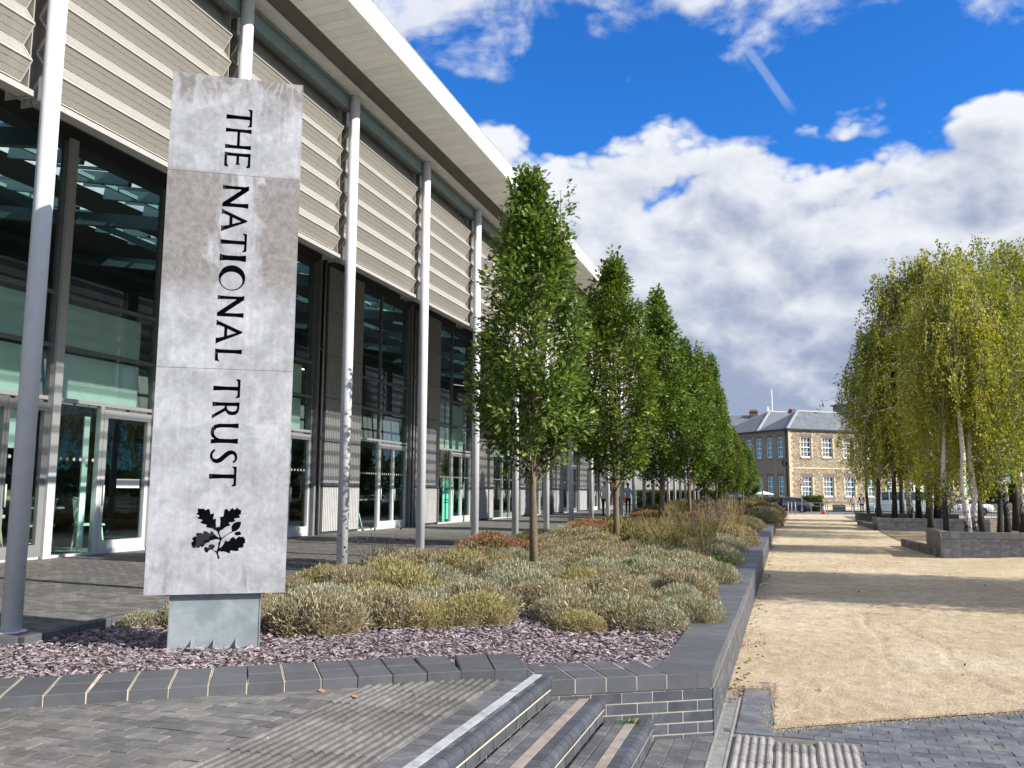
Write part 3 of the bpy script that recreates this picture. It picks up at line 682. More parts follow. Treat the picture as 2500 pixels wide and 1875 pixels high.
def cat_rom(P, n=4):
    out = []
    for i in range(len(P) - 1):
        p0 = P[max(i - 1, 0)]; p1 = P[i]; p2 = P[i + 1]; p3 = P[min(i + 2, len(P) - 1)]
        for k in range(n):
            t = k / n
            out.append(tuple(.5 * (2 * p1[j] + (p2[j] - p0[j]) * t + (2 * p0[j] - 5 * p1[j] + 4 * p2[j] - p3[j]) * t * t + (3 * p1[j] - p0[j] - 3 * p2[j] + p3[j]) * t ** 3) for j in range(len(p1))))
    return out + [tuple(P[-1])]
_s = cat_rom([(.47, .84, .06), (.40, .93, .08), (.28, .955, .10), (.15, .89, .12), (.115, .76, .15), (.17, .63, .165), (.28, .50, .17), (.38, .38, .165), (.425, .25, .15), (.38, .11, .12), (.26, .045, .10), (.13, .07, .09), (.03, .17, .07)])
GLY['S'] = [stroke([(a, b) for a, b, c in _s], [c for a, b, c in _s])]
TXT = [('T', 4.595, 4.426), ('H', 4.409, 4.221), ('E', 4.189, 4.052), ('N', 3.893, 3.69), ('A', 3.678, 3.472), ('T', 3.467, 3.298), ('I', 3.273, 3.213), ('O', 3.18, 2.957), ('N', 2.917, 2.724), ('A', 2.702, 2.491), ('L', 2.45, 2.34), ('T', 2.196, 2.031), ('R', 1.999, 1.854), ('U', 1.82, 1.646), ('S', 1.602, 1.484), ('T', 1.46, 1.29)]
holes = []
for ch, zt, zb in TXT:
    g = GLY[ch]; xs_ = [p[0] for p in g[0]]; a0, a1 = min(xs_), max(xs_)
    for pl in g: holes.append([(-.096 + .225 * h, zt - (a - a0) / (a1 - a0) * (zt - zb)) for a, h in pl])
for pl in EMBLEM: holes.append([(u / 1000, z / 1000) for u, z in pl])
SG = empty('monolith_sign', (-4.536, 6.210, 0), R(31), label='tall mottled steel monolith sign with cut-out lettering reading THE NATIONAL TRUST', cat='sign')
def plate(name, z0, z1, m):
    cu = bpy.data.curves.new(name, 'CURVE'); cu.dimensions = '2D'; cu.fill_mode = 'BOTH'; cu.extrude = .004
    def spl(P):
        s = cu.splines.new('POLY'); s.points.add(len(P) - 1)
        for i, (x, y) in enumerate(P): s.points[i].co = (x, y, 0, 1)
        s.use_cyclic_u = True
    spl([(-.564, z0), (.564, z0), (.564, z1), (-.564, z1)])
    for h in holes:
        zz = sum(p[1] for p in h) / len(h)
        if z0 < zz < z1: spl(h)
    tmp = bpy.data.objects.new(name, cu); COL.objects.link(tmp)
    dg = bpy.context.evaluated_depsgraph_get(); me = bpy.data.meshes.new_from_object(tmp.evaluated_get(dg))
    bpy.data.objects.remove(tmp)
    # stand the sheet up: curve x -> x, curve y -> z, facing -y
    me.transform(Matrix(((1, 0, 0, 0), (0, 0, -1, -.085), (0, 1, 0, 0), (0, 0, 0, 1))))
    me.materials.clear(); return ob(name, me, m, SG)
plate('face_sheet', .418, 2.276, STEEL); plate('face_sheet', 2.279, 3.984, STEEL); plate('face_sheet', 3.987, 4.872, STEEL)
b = MB()                                                   # folded casing behind the sheets
b.box((-.564, -.079, .418), (-.558, .085, 4.872)); b.box((.558, -.079, .418), (.564, .085, 4.872)); b.box((-.558, -.079, 4.866), (.558, .085, 4.872)); b.box((-.558, -.079, .418), (.558, .085, .424))
b.box((-.558, .079, .424), (.558, .085, 4.866)); b.box((-.558, -.079, 2.24), (.558, -.072, 2.31)); b.box((-.558, -.079, 3.95), (.558, -.072, 4.02))
ob('casing', b.mesh('casing'), mat('dark_casing', (.02, .022, .028), .6, .1), SG)
for s in (-1, 1): box_ob('casing_edge', (s * .566 - .0015, -.0885, .417), (s * .566 + .0015, .088, 4.874), STEEL, SG)
GAL = mat('galvanised_plinth', (.27, .315, .335), .5, .12, 5, .5, metal=.25, col2=(.36, .405, .42), c2scale=4, bump=.05, bscale=20)
b = MB(); b.box((-.363, -.030, -.08), (.363, .075, .405), ch=0); ob('plinth', b.mesh('plinth'), GAL, SG)
for s in (-1, 1): box_ob('plinth_flange', (s * .367 - .003, -.036, -.08), (s * .367 + .003, .08, .404), GAL, SG)
box_ob('plinth_cap', (-.40, -.06, .405), (.40, .06, .4175), GAL, SG)
for x in (-.175, .005, .185):
    b = MB(); b.add([(x - .006, -.031, -.06), (x + .006, -.031, -.06), (x + .006, -.031, .05), (x - .006, -.031, .05), (x - .006, -.085, -.06), (x + .006, -.085, -.06), (x + .006, -.085, .0), (x - .006, -.085, .0)], [(0, 1, 2, 3), (4, 7, 6, 5), (0, 4, 5, 1), (3, 2, 6, 7), (0, 3, 7, 4), (1, 5, 6, 2)])
    ob('gusset', b.mesh('gusset'), GAL, SG)

SG.scale = (.968, 1, 1)
# ------------------------------------------------------------------ colonnaded office building
BL = empty('office_building', (-9.9, 36, 0), label='long white-columned office building with louvred sunscreen and wide overhanging eaves', cat='building')
bo = BL.location
WHITE = mat('white_column_paint', (.68, .69, .71), .42, .05, 3, .45, col2=(.62, .62, .63), c2scale=2.5, c2lo=.55, c2hi=.8)
FASC = mat('white_fascia', (.70, .70, .70), .5, .06, 2, streak=(1, 3.2, .8), coord='World')
CX = -6.67; COLY = [6.20 + 3.025 * k for k in range(-2, 22)]
b = MB(); seg = 20
b.tube([(0, 0, -.02), (0, 0, 7.80)], .0865, seg); COLM = b.mesh('column'); COLM.materials.append(WHITE)
b = MB(); b.tube([(0, 0, 0), (0, 0, .02)], .13, 16); FOOTM = b.mesh('foot'); FOOTM.materials.append(WHITE)
b = MB(); b.box((-.13, -.035, 0), (-.07, .035, .24)); BRM = b.mesh('bracket'); BRM.materials.append(WHITE)
for y in COLY:
    c = ob('column', COLM, None, BL, (CX - bo.x, y - bo.y, 0))
    ob('base_plate', FOOTM, None, c, (0, 0, -.018))
    for z in (5.0, 6.15, 7.3): ob('bracket', BRM, None, c, (0, 0, z))
# folded mesh louvres between the columns
LUP = mesh_mat('mesh_upper_face_lit', (.58, .56, .51), .40); LDN = mesh_mat('mesh_under_face_shaded', (.39, .365, .32), .16)  # one mesh in two tones: sunlit fold coloured lighter, shaded underside darker
LEDGE = mat('louvre_edge', (.50, .48, .44), .5, .05)
def louvre_mesh(w=.13, hb=.18, hu=.195, ln=2.86):
    b = MB(); y0, y1 = -ln / 2, ln / 2
    # local: tip at x = 0, z = 0;  up face runs in and up, under face runs in and down
    b.add([(0, y0, 0), (0, y1, 0), (-w, y1, hb), (-w, y0, hb)], [(0, 1, 2, 3)], 0)
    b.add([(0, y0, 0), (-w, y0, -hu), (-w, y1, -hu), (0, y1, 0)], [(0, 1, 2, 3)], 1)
    b.bar((.002, y0, 0), (.002, y1, 0), .011, .011, 2)
    b.bar((-w + .004, y0, -hu), (-w + .004, y1, -hu), .009, .009, 2)
    for y in (y0, y1): b.bar((0, y, 0), (-w, y, hb), .016, .012, 2); b.bar((0, y, 0), (-w, y, -hu), .016, .012, 2)
    me = b.mesh('louvre')
    for m_ in (LUP, LDN, LEDGE): me.materials.append(m_)
    return me
LM = louvre_mesh()
ENDP = mat('end_plate_mesh', (.36, .33, .285), .6, .12, 6, rnd=.05)
b = MB(); b.box((-.34, -.006, 0), (-.06, .006, 2.60)); b.box((-.20, -.1, 0), (-.19, .1, 2.6)); EPM = b.mesh('end_plate'); EPM.materials.append(ENDP)
RAIL = mat('louvre_rail', (.46, .44, .41), .5, .08, 3, metal=.2)
b = MB(); b.box((-.13, -1.46, -.06), (.02, 1.46, .0)); RLM = b.mesh('rail'); RLM.materials.append(RAIL)
TEAL = mat('steel_channel', (.20, .25, .255), .5, .1, 3)
b = MB(); b.box((-.10, -1.5, 0), (.0, 1.5, .20)); b.box((-.06, -1.5, .2), (.05, 1.5, .215)); CHM = b.mesh('channel_beam'); CHM.materials.append(TEAL)
TOPM = mat('top_mesh_panel', (.20, .185, .16), .7, .12, 4)
b = MB(); b.add([(0, -1.4, 0), (0, 1.4, 0), (-.1, 1.4, .34), (-.1, -1.4, .34)], [(0, 1, 2, 3)]); TPM = b.mesh('top_panel'); TPM.materials.append(TOPM)
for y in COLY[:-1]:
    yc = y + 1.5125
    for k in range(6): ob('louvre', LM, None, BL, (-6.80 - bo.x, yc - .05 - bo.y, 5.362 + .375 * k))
    for yy in (y + .09, y + 2.93): ob('end_plate', EPM, None, BL, (-6.80 - bo.x, yy - bo.y, 5.02))
    ob('louvre_rail', RLM, None, BL, (-6.84 - bo.x, yc - bo.y, 5.09))
    ob('top_panel', TPM, None, BL, (-6.88 - bo.x, yc - bo.y, 7.30))
    ob('channel_beam', CHM, None, BL, (-6.74 - bo.x, yc - bo.y, 7.56))
# eaves: edge beam on the columns, dark slot, boarded soffit, white fascia
Y0, Y1 = -1.5, 71.5
def blbox(name, a, b_, m, **k): return box_ob(name, a, b_, m, BL, tuple(bo), **k)
BRN = mat('brown_slot', (.13, .115, .10), .8, .15, 3, coord='World'); CRM = mat('cream_beam', (.66, .65, .62), .6, .08, 3, coord='World')
blbox('edge_beam', (-6.95, Y0, 7.80), (-6.52, Y1, 7.90), CRM)
b = MB(); b.add([(-6.52, Y0, 7.865), (-6.52, Y1, 7.865), (-6.34, Y1, 8.01), (-6.34, Y0, 8.01)], [(0, 3, 2, 1)]); b.v = [(x - bo.x, y - bo.y, z) for x, y, z in b.v]
ob('slot_board', b.mesh('slot_board'), BRN, BL)
SOF = mat('soffit_board', (.88, .88, .86), .55, .06, 3, rnd=.06)
b = MB(); bw = .205
b.add([(-.335, -bw / 2, -.0), (.335, -bw / 2, -.0), (.335, bw / 2 - .012, 0), (-.335, bw / 2 - .012, 0), (-.335, bw / 2, .012), (.335, bw / 2, .012), (-.335, -bw / 2, .02), (.335, -bw / 2, .02), (.335, bw / 2, .02), (-.335, bw / 2, .02)],
      [(0, 3, 2, 1), (3, 4, 5, 2), (6, 7, 8, 9), (0, 1, 7, 6), (0, 6, 9, 4, 3), (1, 2, 5, 8, 7), (4, 9, 8, 5)])
SBM = b.mesh('soffit_board'); SBM.materials.append(SOF)
ny_ = int((Y1 - Y0) / bw); sl = math.atan2(.03, .67)
jb = MB()
for i in range(ny_):
    y = Y0 + bw * (i + .5)
    if i < 290: ob('soffit_board', SBM, None, BL, (-6.005 - bo.x, y - bo.y, 8.015), (0, -sl, 0))
    else: jb.box((-6.34 - bo.x, y - bw / 2 - bo.y, 8.01), (-5.67 - bo.x, y + bw / 2 - .012 - bo.y, 8.03))
ob('soffit_boarding', jb.mesh('soffit_boarding'), SOF, BL, kind='stuff')
blbox('soffit_backing', (-6.4, Y0, 8.055), (-5.6, Y1, 8.075), BRN)
blbox('soffit_trim', (-5.69, Y0, 8.022), (-5.577, Y1, 8.05), SOF)
for i in range(12):
    y = Y0 + 6.083 * i
    blbox('fascia', (-5.60, y + .003, 8.035), (-5.57, y + 6.08, 8.405), FASC)
RFD = mat('roof_edge', (.40, .42, .45), .6, .1)
blbox('roof_edge', (-5.63, Y0, 8.405), (-5.562, Y1, 8.418), RFD)
b = MB(); b.add([(-5.615, Y0, 8.404), (-5.615, Y1, 8.404), (-13.4, Y1, 10.6), (-13.4, Y0, 10.6), (-5.615, Y0, 8.30), (-5.615, Y1, 8.30), (-13.4, Y1, 10.5), (-13.4, Y0, 10.5)], [(0, 1, 2, 3), (4, 7, 6, 5), (0, 4, 5, 1), (3, 2, 6, 7), (0, 3, 7, 4), (1, 5, 6, 2)])
b.v = [(x - bo.x, y - bo.y, z) for x, y, z in b.v]; ob('roof', b.mesh('roof'), RFD, BL)
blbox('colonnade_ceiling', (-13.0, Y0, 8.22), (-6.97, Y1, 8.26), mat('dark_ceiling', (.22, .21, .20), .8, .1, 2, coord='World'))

# facade
FX = -13.05
GLS = glass_mat('tinted_glazing', (.74, .93, .88))
FRM = mat('pale_aluminium', (.60, .61, .61), .4, .04, 3, metal=.15); DKF = mat('dark_steel_frame', (.055, .06, .065), .5, .1, 3)
MIDF = mat('grey_steel_frame', (.20, .205, .205), .5, .1, 3); BLIND = mat('cream_blind', (.88, .90, .87), .8, .04, 2)
def frame_part(parent, name, y0, y1, z0, z1, m, x0=-.06, x1=.05): return box_ob(name, (FX + x0, y0, z0), (FX + x1, y1, z1), m, parent, tuple(bo))
glass_n = 0
def pane(parent, y0, y1, z0, z1):
    b = MB(); b.add([(FX - bo.x, y0 - bo.y, z0), (FX - bo.x, y1 - bo.y, z0), (FX - bo.x, y1 - bo.y, z1), (FX - bo.x, y0 - bo.y, z1)], [(0, 1, 2, 3)])
    return ob('pane', b.mesh('pane'), GLS, parent)
def window(y0, y1, split, door, topmull=True, dots=True, blind=True, low=None):
    fr = frame_part(BL, 'window_bay', y0, y1, .0, .05, FRM)
    tz = [2.95, 3.95, 4.95, 7.95]
    frame_part(fr, 'frame', y0 - .04, y0 + .03, .05, 8.0, MIDF); frame_part(fr, 'frame', y1 - .03, y1 + .04, .05, 8.0, MIDF)
    frame_part(fr, 'frame', y0, y1, 7.93, 8.05, DKF)
    for z in tz[:3]: frame_part(fr, 'transom', y0 + .03, y1 - .03, z - .035, z + .035, FRM if z < 3.5 else MIDF)
    if topmull:
        frame_part(fr, 'mullion', split - .03, split + .03, 2.985, 7.93, MIDF)
        for z0_, z1_ in zip(tz, tz[1:]): pane(fr, y0 + .03, split - .03, z0_ + .035, z1_ - .02); pane(fr, split + .03, y1 - .03, z0_ + .035, z1_ - .02)
    else:
        for z0_, z1_ in zip(tz, tz[1:]): pane(fr, y0 + .03, y1 - .03, z0_ + .035, z1_ - .02)
    frame_part(fr, 'mullion', split - .045, split + .045, .05, 2.915, FRM, -.06, .055)
    pane(fr, y0 + .03, split - .045, .05, 2.915)
    # door leaf: thick pale rails
    dy0, dy1 = split + .05, y1 - .04
    leaves = [(dy0, dy1)] if dy1 - dy0 < 1.6 else [(dy0, (dy0 + dy1) / 2 - .004), ((dy0 + dy1) / 2 + .004, dy1)]
    for a, c in leaves:
        fw = .10 if len(leaves) == 1 else .06
        b = MB()
        for (p, q) in (((FX - .03, a, .05), (FX + .06, a + fw, 2.86)), ((FX - .03, c - fw, .05), (FX + .06, c, 2.86)), ((FX - .03, a + fw, .05), (FX + .06, c - fw, .26)), ((FX - .03, a + fw, 2.70), (FX + .06, c - fw, 2.86))):
            b.box([p[i] - bo[i] for i in range(3)], [q[i] - bo[i] for i in range(3)])
        ob('door', b.mesh('door'), FRM if door else MIDF, BL)
        pane(fr, a + fw, c - fw, .26, 2.70)
        b = MB(); b.tube([(FX + .10 - bo.x, a + .05 - bo.y, .95), (FX + .10 - bo.x, a + .05 - bo.y, 1.35)], .016, 8); b.bar((FX + .05 - bo.x, a + .05 - bo.y, 1.0), (FX + .1 - bo.x, a + .05 - bo.y, 1.0), .015); b.bar((FX + .05 - bo.x, a + .05 - bo.y, 1.3), (FX + .1 - bo.x, a + .05 - bo.y, 1.3), .015)
        ob('handle', b.mesh('handle'), FRM, fr)
    if dots:
        b = MB(); ys_ = y0 + .15
        while ys_ < y1 - .1:
            if abs(ys_ - split) > .09 and (ys_ < dy0 or not door or (ys_ > dy0 + .14 and ys_ < dy1 - .14 and len(leaves) > 1)):
                b.add([(FX + .004 - bo.x, ys_ + .035 * math.cos(t_) - bo.y, 1.84 + .035 * math.sin(t_)) for t_ in [i * math.pi / 5 for i in range(10)]], [tuple(range(10))])
            ys_ += .16
        ob('manifestation_dots', b.mesh('manifestation_dots'), mat('white_vinyl', (.75, .77, .76), .6, 0), fr, kind='stuff')
    if blind:
        for (za, zb) in ((3.02, 3.88), (4.02, 4.86)):
            rows_ = [(y0 + .08, split - .08), (split + .08, y1 - .08)] if topmull else [(y0 + .12, y1 - .12)]
            for a, c in rows_: box_ob('blind', (FX - .30, a, za), (FX - .285, c, zb + .02), BLIND, fr, tuple(bo))
    if low:
        for a, c in ((y0 + .08, split - .1), (split + .1, y1 - .1)): box_ob('blind', (FX - .24, a, low), (FX - .225, c, 2.9), BLIND, fr, tuple(bo))
    return fr
window(5.2, 8.8, 7.0, True, True)
window(8.95, 12.55, 10.75, False, True, low=2.0)
WB = window(12.8, 15.3, 13.88, True, False)
wins = [18.25 + 6.6 * k for k in range(8)]
for k, y in enumerate(wins): window(y, y + 3.6, y + 1.4, k % 2 == 0 or k == 1, True, blind=(k != 1))
frame_part(BL, 'post', 12.58, 12.76, 0, 8.0, FRM, -.1, .12)
for (ya, yb) in ((12.85, 13.02), (13.66, 13.80)): box_ob('curtain', (FX - .2, ya, .1), (FX - .17, yb, 2.7), BLIND, WB, tuple(bo))
# ribbed cladding panels between the windows
CLAD = mat('grey_ribbed_cladding', (.43, .43, .43), .6, .08, 4, rnd=.08)
def rib_panel(w, h):
    b = MB(); n = int(w / .095); p = w / n; vs = []; fs = []
    for i in range(n):
        for (dy, dx) in ((.0, 0), (.56 * p, 0), (.62 * p, -.04), (.94 * p, -.04)):
            vs += [(dx, i * p + dy, 0), (dx, i * p + dy, h)]
    vs += [(0, w, 0), (0, w, h)]
    for i in range(len(vs) // 2 - 1): fs.append((2 * i, 2 * i + 2, 2 * i + 3, 2 * i + 1))
    b.add(vs, fs); b.box((-.05, 0, 0), (-.03, w, h)); me = b.mesh('cladding_panel'); me.materials.append(CLAD); return me
_pc = {}
bands = [(.08, 1.37), (1.395, 2.70), (2.725, 4.0), (4.025, 5.32), (5.345, 6.64), (6.665, 8.0)]
def clad(y0, y1, n=2):
    w = (y1 - y0) / n - .02
    for i in range(n):
        for z0_, z1_ in bands:
            k = (round(w, 3), round(z1_ - z0_, 3))
            if k not in _pc: _pc[k] = rib_panel(*k)
            ob('cladding_panel', _pc[k], None, BL, (FX + .12 - bo.x, y0 + (w + .02) * i - bo.y, z0_))
    blbox('wall', (FX - .2, y0 - .05, -.05), (FX + .06, y1 + .02, 8.1), DKF)
clad(15.95, 18.18); frame_part(BL, 'post', 15.42, 15.85, 0, 8.05, MIDF, -.2, .02); frame_part(BL, 'post', 15.36, 15.42, 0, 8.05, DKF, -.15, .14)
for y in wins:
    clad(y + 4.26, y + 6.53)
    frame_part(BL, 'post', y + 3.66, y + 3.76, 0, 8.05, MIDF, -.2, .16); frame_part(BL, 'reveal', y + 3.76, y + 4.2, 0, 8.05, DKF, -.3, -.1)
    b = MB(); b.tube([(FX + .13 - bo.x, y + 4.0 - bo.y, 0), (FX + .13 - bo.x, y + 4.0 - bo.y, 8)], .035, 8); ob('downpipe', b.mesh('downpipe'), FRM, BL)
    for zz in (2.75, 5.4): blbox('pipe_clip', (FX - .1, y + 3.93, zz), (FX + .17, y + 4.07, zz + .06), MIDF)
blbox('end_wall', (-28, 70.9, -.1), (FX + .1, 71.2, 10.4), CLAD)
blbox('head_beam', (FX - .3, Y0, 8.05), (FX + .12, 71, 8.25), DKF)
# interior: floor, back wall, roof with rooflights between beams
INT = mat('interior_dark', (.10, .105, .11), .8, .1, 2); IFL = mat('interior_floor', (.30, .29, .27), .5, .1, 2)
blbox('interior_floor', (-28, Y0, -.1), (FX + .02, 71, -.006), IFL)
blbox('back_wall', (-28.3, Y0, -.1), (-28, 71, 11.5), INT); blbox('near_end_wall', (-28, Y0 - .3, -.1), (FX, Y0, 11.5), INT)
blbox('mezzanine', (-28, Y0, 3.3), (-19, 71, 3.6), INT)
bx_ = [(-13.2, -15.2, False), (-15.2, -17.4, True), (-17.4, -19.8, False), (-19.8, -22, True), (-22, -28.2, False)]
for xa, xb, op in bx_:
    zA = 8.4 + (-xa - 13) * .18; zB = 8.4 + (-xb - 13) * .18
    if not op:
        b = MB(); b.add([(xa, Y0, zA), (xa, 71, zA), (xb, 71, zB), (xb, Y0, zB)], [(0, 1, 2, 3)]); b.v = [(x - bo.x, y - bo.y, z) for x, y, z in b.v]; ob('roof_deck', b.mesh('roof_deck'), INT, BL)
    else:
        b = MB(); y = Y0
        while y < 71:
            b.bar((xa, y, zA + .05), (xb, y, zB + .05), .12, .3); b.bar((xa, y + .75, zA + .05), (xb, y + .75, zB + .05), .04, .08); y += 1.5125
        b.bar(((xa + xb) / 2, Y0, (zA + zB) / 2), ((xa + xb) / 2, 71, (zA + zB) / 2), .07, .1)
        b.v = [(x - bo.x, y - bo.y, z) for x, y, z in b.v]; ob('rooflight_bars', b.mesh('rooflight_bars'), mat('teal_bars', (.12, .2, .2), .5, 0), BL)
STRUT = mat('interior_steel', (.10, .17, .17), .5, .05)
b = MB()
for y in COLY[::2]:
    b.bar((-13.3, y, 7.9), (-28, y, 10.2), .18, .35); b.bar((-13.4, y, 6.6), (-19, y, 9.0), .12, .18)
b.v = [(x - bo.x, y - bo.y, z) for x, y, z in b.v]; ob('rafters', b.mesh('rafters'), STRUT, BL)
LT = bpy.data.materials.new('strip_light'); LT.use_nodes = True; e_ = LT.node_tree.nodes['Principled BSDF']; e_.inputs['Emission Color'].default_value = (1, .9, .68, 1); e_.inputs['Emission Strength'].default_value = 3.0; e_.inputs['Base Color'].default_value = (.8, .8, .8, 1)
for (y, x, z) in ((15.5, -19.6, 6.4), (17.3, -19.6, 6.4), (15.7, -18.5, 5.6), (18.9, -19.6, 6.4), (13.2, -19.8, 6.6), (27.5, -19.6, 6.4), (31., -19.6, 6.4)): blbox('strip_light', (x, y, z), (x + .06, y + 1.1, z + .04), LT)
# ------------------------------------------------------------------ vegetation
def faces_mesh(name, tmpl, P, D, N, S, mats, extra=None):
    """many copies of one flat polygon: tmpl (k,3) = along, across, lift; P position, D direction, N normal-ish, S size"""
    D = D / np.linalg.norm(D, axis=1, keepdims=True); A = np.cross(N, D); A /= np.linalg.norm(A, axis=1, keepdims=True) + 1e-9; U = np.cross(D, A)
    t = np.asarray(tmpl); k = len(t); n = len(P)
    V = P[:, None, :] + S[:, None, None] * (t[None, :, 0:1] * D[:, None, :] + t[None, :, 1:2] * A[:, None, :] + t[None, :, 2:3] * U[:, None, :])
    V = V.reshape(-1, 3); loops = np.arange(n * k); starts = np.arange(n) * k; tot = np.full(n, k); mi = np.zeros(n, int)
    if extra:
        ev = np.array(extra.v, float); ef = extra.f; off = len(V); V = np.concatenate([V, ev])
        el = np.array([i + off for f in ef for i in f]); et = np.array([len(f) for f in ef]); es = len(loops) + np.concatenate([[0], np.cumsum(et)[:-1]])
        loops = np.concatenate([loops, el]); starts = np.concatenate([starts, es]); tot = np.concatenate([tot, et]); mi = np.concatenate([mi, np.ones(len(ef), int)])
    me = bpy.data.meshes.new(name); me.vertices.add(len(V)); me.vertices.foreach_set('co', V.astype(np.float32).ravel())
    me.loops.add(len(loops)); me.loops.foreach_set('vertex_index', loops.astype(np.int32))
    me.polygons.add(len(starts)); me.polygons.foreach_set('loop_start', starts.astype(np.int32)); me.polygons.foreach_set('loop_total', tot.astype(np.int32))
    me.polygons.foreach_set('material_index', mi.astype(np.int32)); me.update(calc_edges=True); me.validate()
    for m_ in mats: me.materials.append(m_)
    return me
def unit(n, rg):
    v = rg.normal(size=(n, 3)); return v / np.linalg.norm(v, axis=1, keepdims=True)

OAKL = [(0, 0, 0), (.22, .12, .03), (.30, .10, .02), (.45, .25, .06), (.55, .16, .03), (.72, .27, .05), (.85, .13, .01), (1, .0, -.05), (.85, -.13, .01), (.72, -.27, .05), (.55, -.16, .03), (.45, -.25, .06), (.30, -.10, .02), (.22, -.12, .03)]
LEAFD = [(0, 0, 0), (.35, .30, .04), (.7, .22, .03), (1, 0, -.04), (.7, -.22, .03), (.35, -.30, .04)]
BARK = mat('oak_bark', (.19, .145, .10), .9, .25, 8, .2, bump=.8, bscale=35, streak=(22, 22, 3))
oak_leaf = leaf_mat('oak_leaf', [(0, (.050, .098, .018)), (.45, (.105, .178, .028)), (.8, (.185, .262, .050)), (1, (.31, .35, .135))], .45, .30, .30, spec=.22)
oak_leaf2 = leaf_mat('oak_leaf_yellowish', [(0, (.060, .10, .016)), (.45, (.118, .178, .025)), (.8, (.195, .25, .042)), (1, (.30, .32, .09))], .45, .30, .30, spec=.22)
def oak(seed, h, rad, bottom, nl, leaf, lm, side=None):
    """upright oak: a straight stem, many steep limbs, leaf clumps along each limb; side = optional extra leader"""
    rg = np.random.default_rng(seed); rr = random.Random(seed); w = MB()
    tp = [(0, 0, -.08), (.0, .0, bottom * .5)]
    for i in range(1, 9): tp.append((rr.uniform(-.05, .05), rr.uniform(-.05, .05), bottom * .5 + (h * .95 - bottom * .5) * i / 8))
    w.tube(tp, [.075 * h / 6.5, .062 * h / 6.5] + [.058 * h / 6.5 * (1 - i / 8.6) for i in range(1, 9)], 9)
    def prof(t):                                               # crown radius against height
        return rad * min(1.0, (t + .10) / .26) ** .6 * (1.0 if t < .30 else max(0.0, 1 - ((t - .30) / .71) ** 1.75))
    cl = []
    nb = 118
    for i in range(nb):
        t = (i + rr.random()) / nb; z0 = bottom + (h - bottom) * t * .92 - .25; a = i * 2.399 + rr.uniform(-.5, .5)
        r = prof(t) * rr.uniform(.62, 1.12); rise = rr.uniform(.5, 1.0) * (1.0 - .35 * t)
        p0 = Vector((0, 0, max(bottom - .15, z0))); p2 = p0 + Vector((math.cos(a) * r, math.sin(a) * r, rise)); p1 = p0.lerp(p2, .5) + Vector((math.cos(a) * r * .16, math.sin(a) * r * .16, -rise * .12))
        w.tube([p0, p1, p2], [.017, .011, .004], 5, cap=False)
        if rr.random() < .93: cl.append((p2, 1.0))
        if rr.random() < .8: cl.append((p1.lerp(p2, .45), .8))
        if rr.random() < .35: cl.append((p1, .5))
    for i in range(7):
        cl.append((Vector((rr.uniform(-.08, .08), rr.uniform(-.08, .08), h * (.90 + .018 * i))), .38 - .03 * i))
    if side:
        sx, sy, z0, z1 = side; w.tube([(sx * .3, sy * .3, z0 - 1.), (sx, sy, z0), (sx * 1.05, sy, z1)], [.02, .014, .004], 5)
        for i in range(9): cl.append((Vector((sx * (1 + .03 * i), sy, z0 - .3 + (z1 - z0 + .3) * i / 8)), .42 - .03 * i))
    per = nl // len(cl); P = []; D = []
    for q, s in cl:
        n = max(4, int(per * s * 1.25)); ctr = np.array(q); o = unit(n, rg) * (rg.random((n, 1)) ** .45) * np.array([.185, .185, .24]) * (.7 + .45 * s)
        P.append(ctr + o); out = np.array([q.x, q.y, .35]); D.append(o * 1.6 + out * .5 + rg.normal(0, .22, (n, 3)))
    P = np.concatenate(P); D = np.concatenate(D); n = len(P)
    D[:, 2] -= .10; Nn = unit(n, rg) * .75 + np.array([0, 0, .9]) + P * np.array([.5, .5, 0])
    S = leaf * rg.uniform(.7, 1.25, n)
    crown = faces_mesh('crown', OAKL, P, D, Nn, S, [lm])
    tr = w.mesh('trunk'); tr.materials.append(BARK); return tr, crown
OK = [oak(11, 6.4, .84, 1.55, 17500, .100, oak_leaf, side=(.50, -.10, 4.9, 6.0)), oak(23, 6.85, .92, 1.5, 17000, .104, oak_leaf2), oak(31, 7.9, .80, 1.5, 14500, .125, oak_leaf), oak(47, 7.2, .88, 1.6, 14500, .125, oak_leaf, side=(-.3, .3, 5.6, 7.0)), oak(53, 8.0, .78, 1.4, 14000, .13, oak_leaf2, side=(.3, -.2, 6.6, 7.7))]
def dark_copy(tr):
    k = tr.name + '_dark'
    if k not in bpy.data.meshes: m2 = tr.copy(); m2.name = k; m2.materials[0] = BIRD
    return bpy.data.meshes[k]
def place_tree(name, tr, cr, loc, rz, sc, label, cat, group):
    e = empty(name, loc, rz, label, cat, group); e.scale = sc if hasattr(sc, '__len__') else (sc,) * 3
    e.rotation_euler = (math.sin(loc[1] * 3.1) * .018, math.cos(loc[1] * 2.3) * .018, rz)
    ob('trunk', tr, None, e); ob('crown', cr, None, e); return e
oaks = [(0, -3.70, 12.8, 0.0, (1, 1, 1), 'narrow upright young oak with a side leader, first of the row behind the sign'),
        (1, -3.70, 19.5, 1.0, (1.12, 1.12, 1), 'narrow upright young oak, second of the row in the planting bed'),
        (2, -3.75, 27.3, 2.2, (1.15, 1.15, 1.0), 'narrow upright young oak, third of the row in the planting bed'),
        (3, -3.70, 35.2, 3.9, (1.1, 1.1, 1.04), 'narrow upright young oak, fourth of the row in the planting bed')]
for v, x, y, rz, s, lb in oaks: place_tree('oak_tree', OK[v][0], OK[v][1], (x, y, -.05), rz, s, lb, 'tree', 'upright oaks in the planting bed')
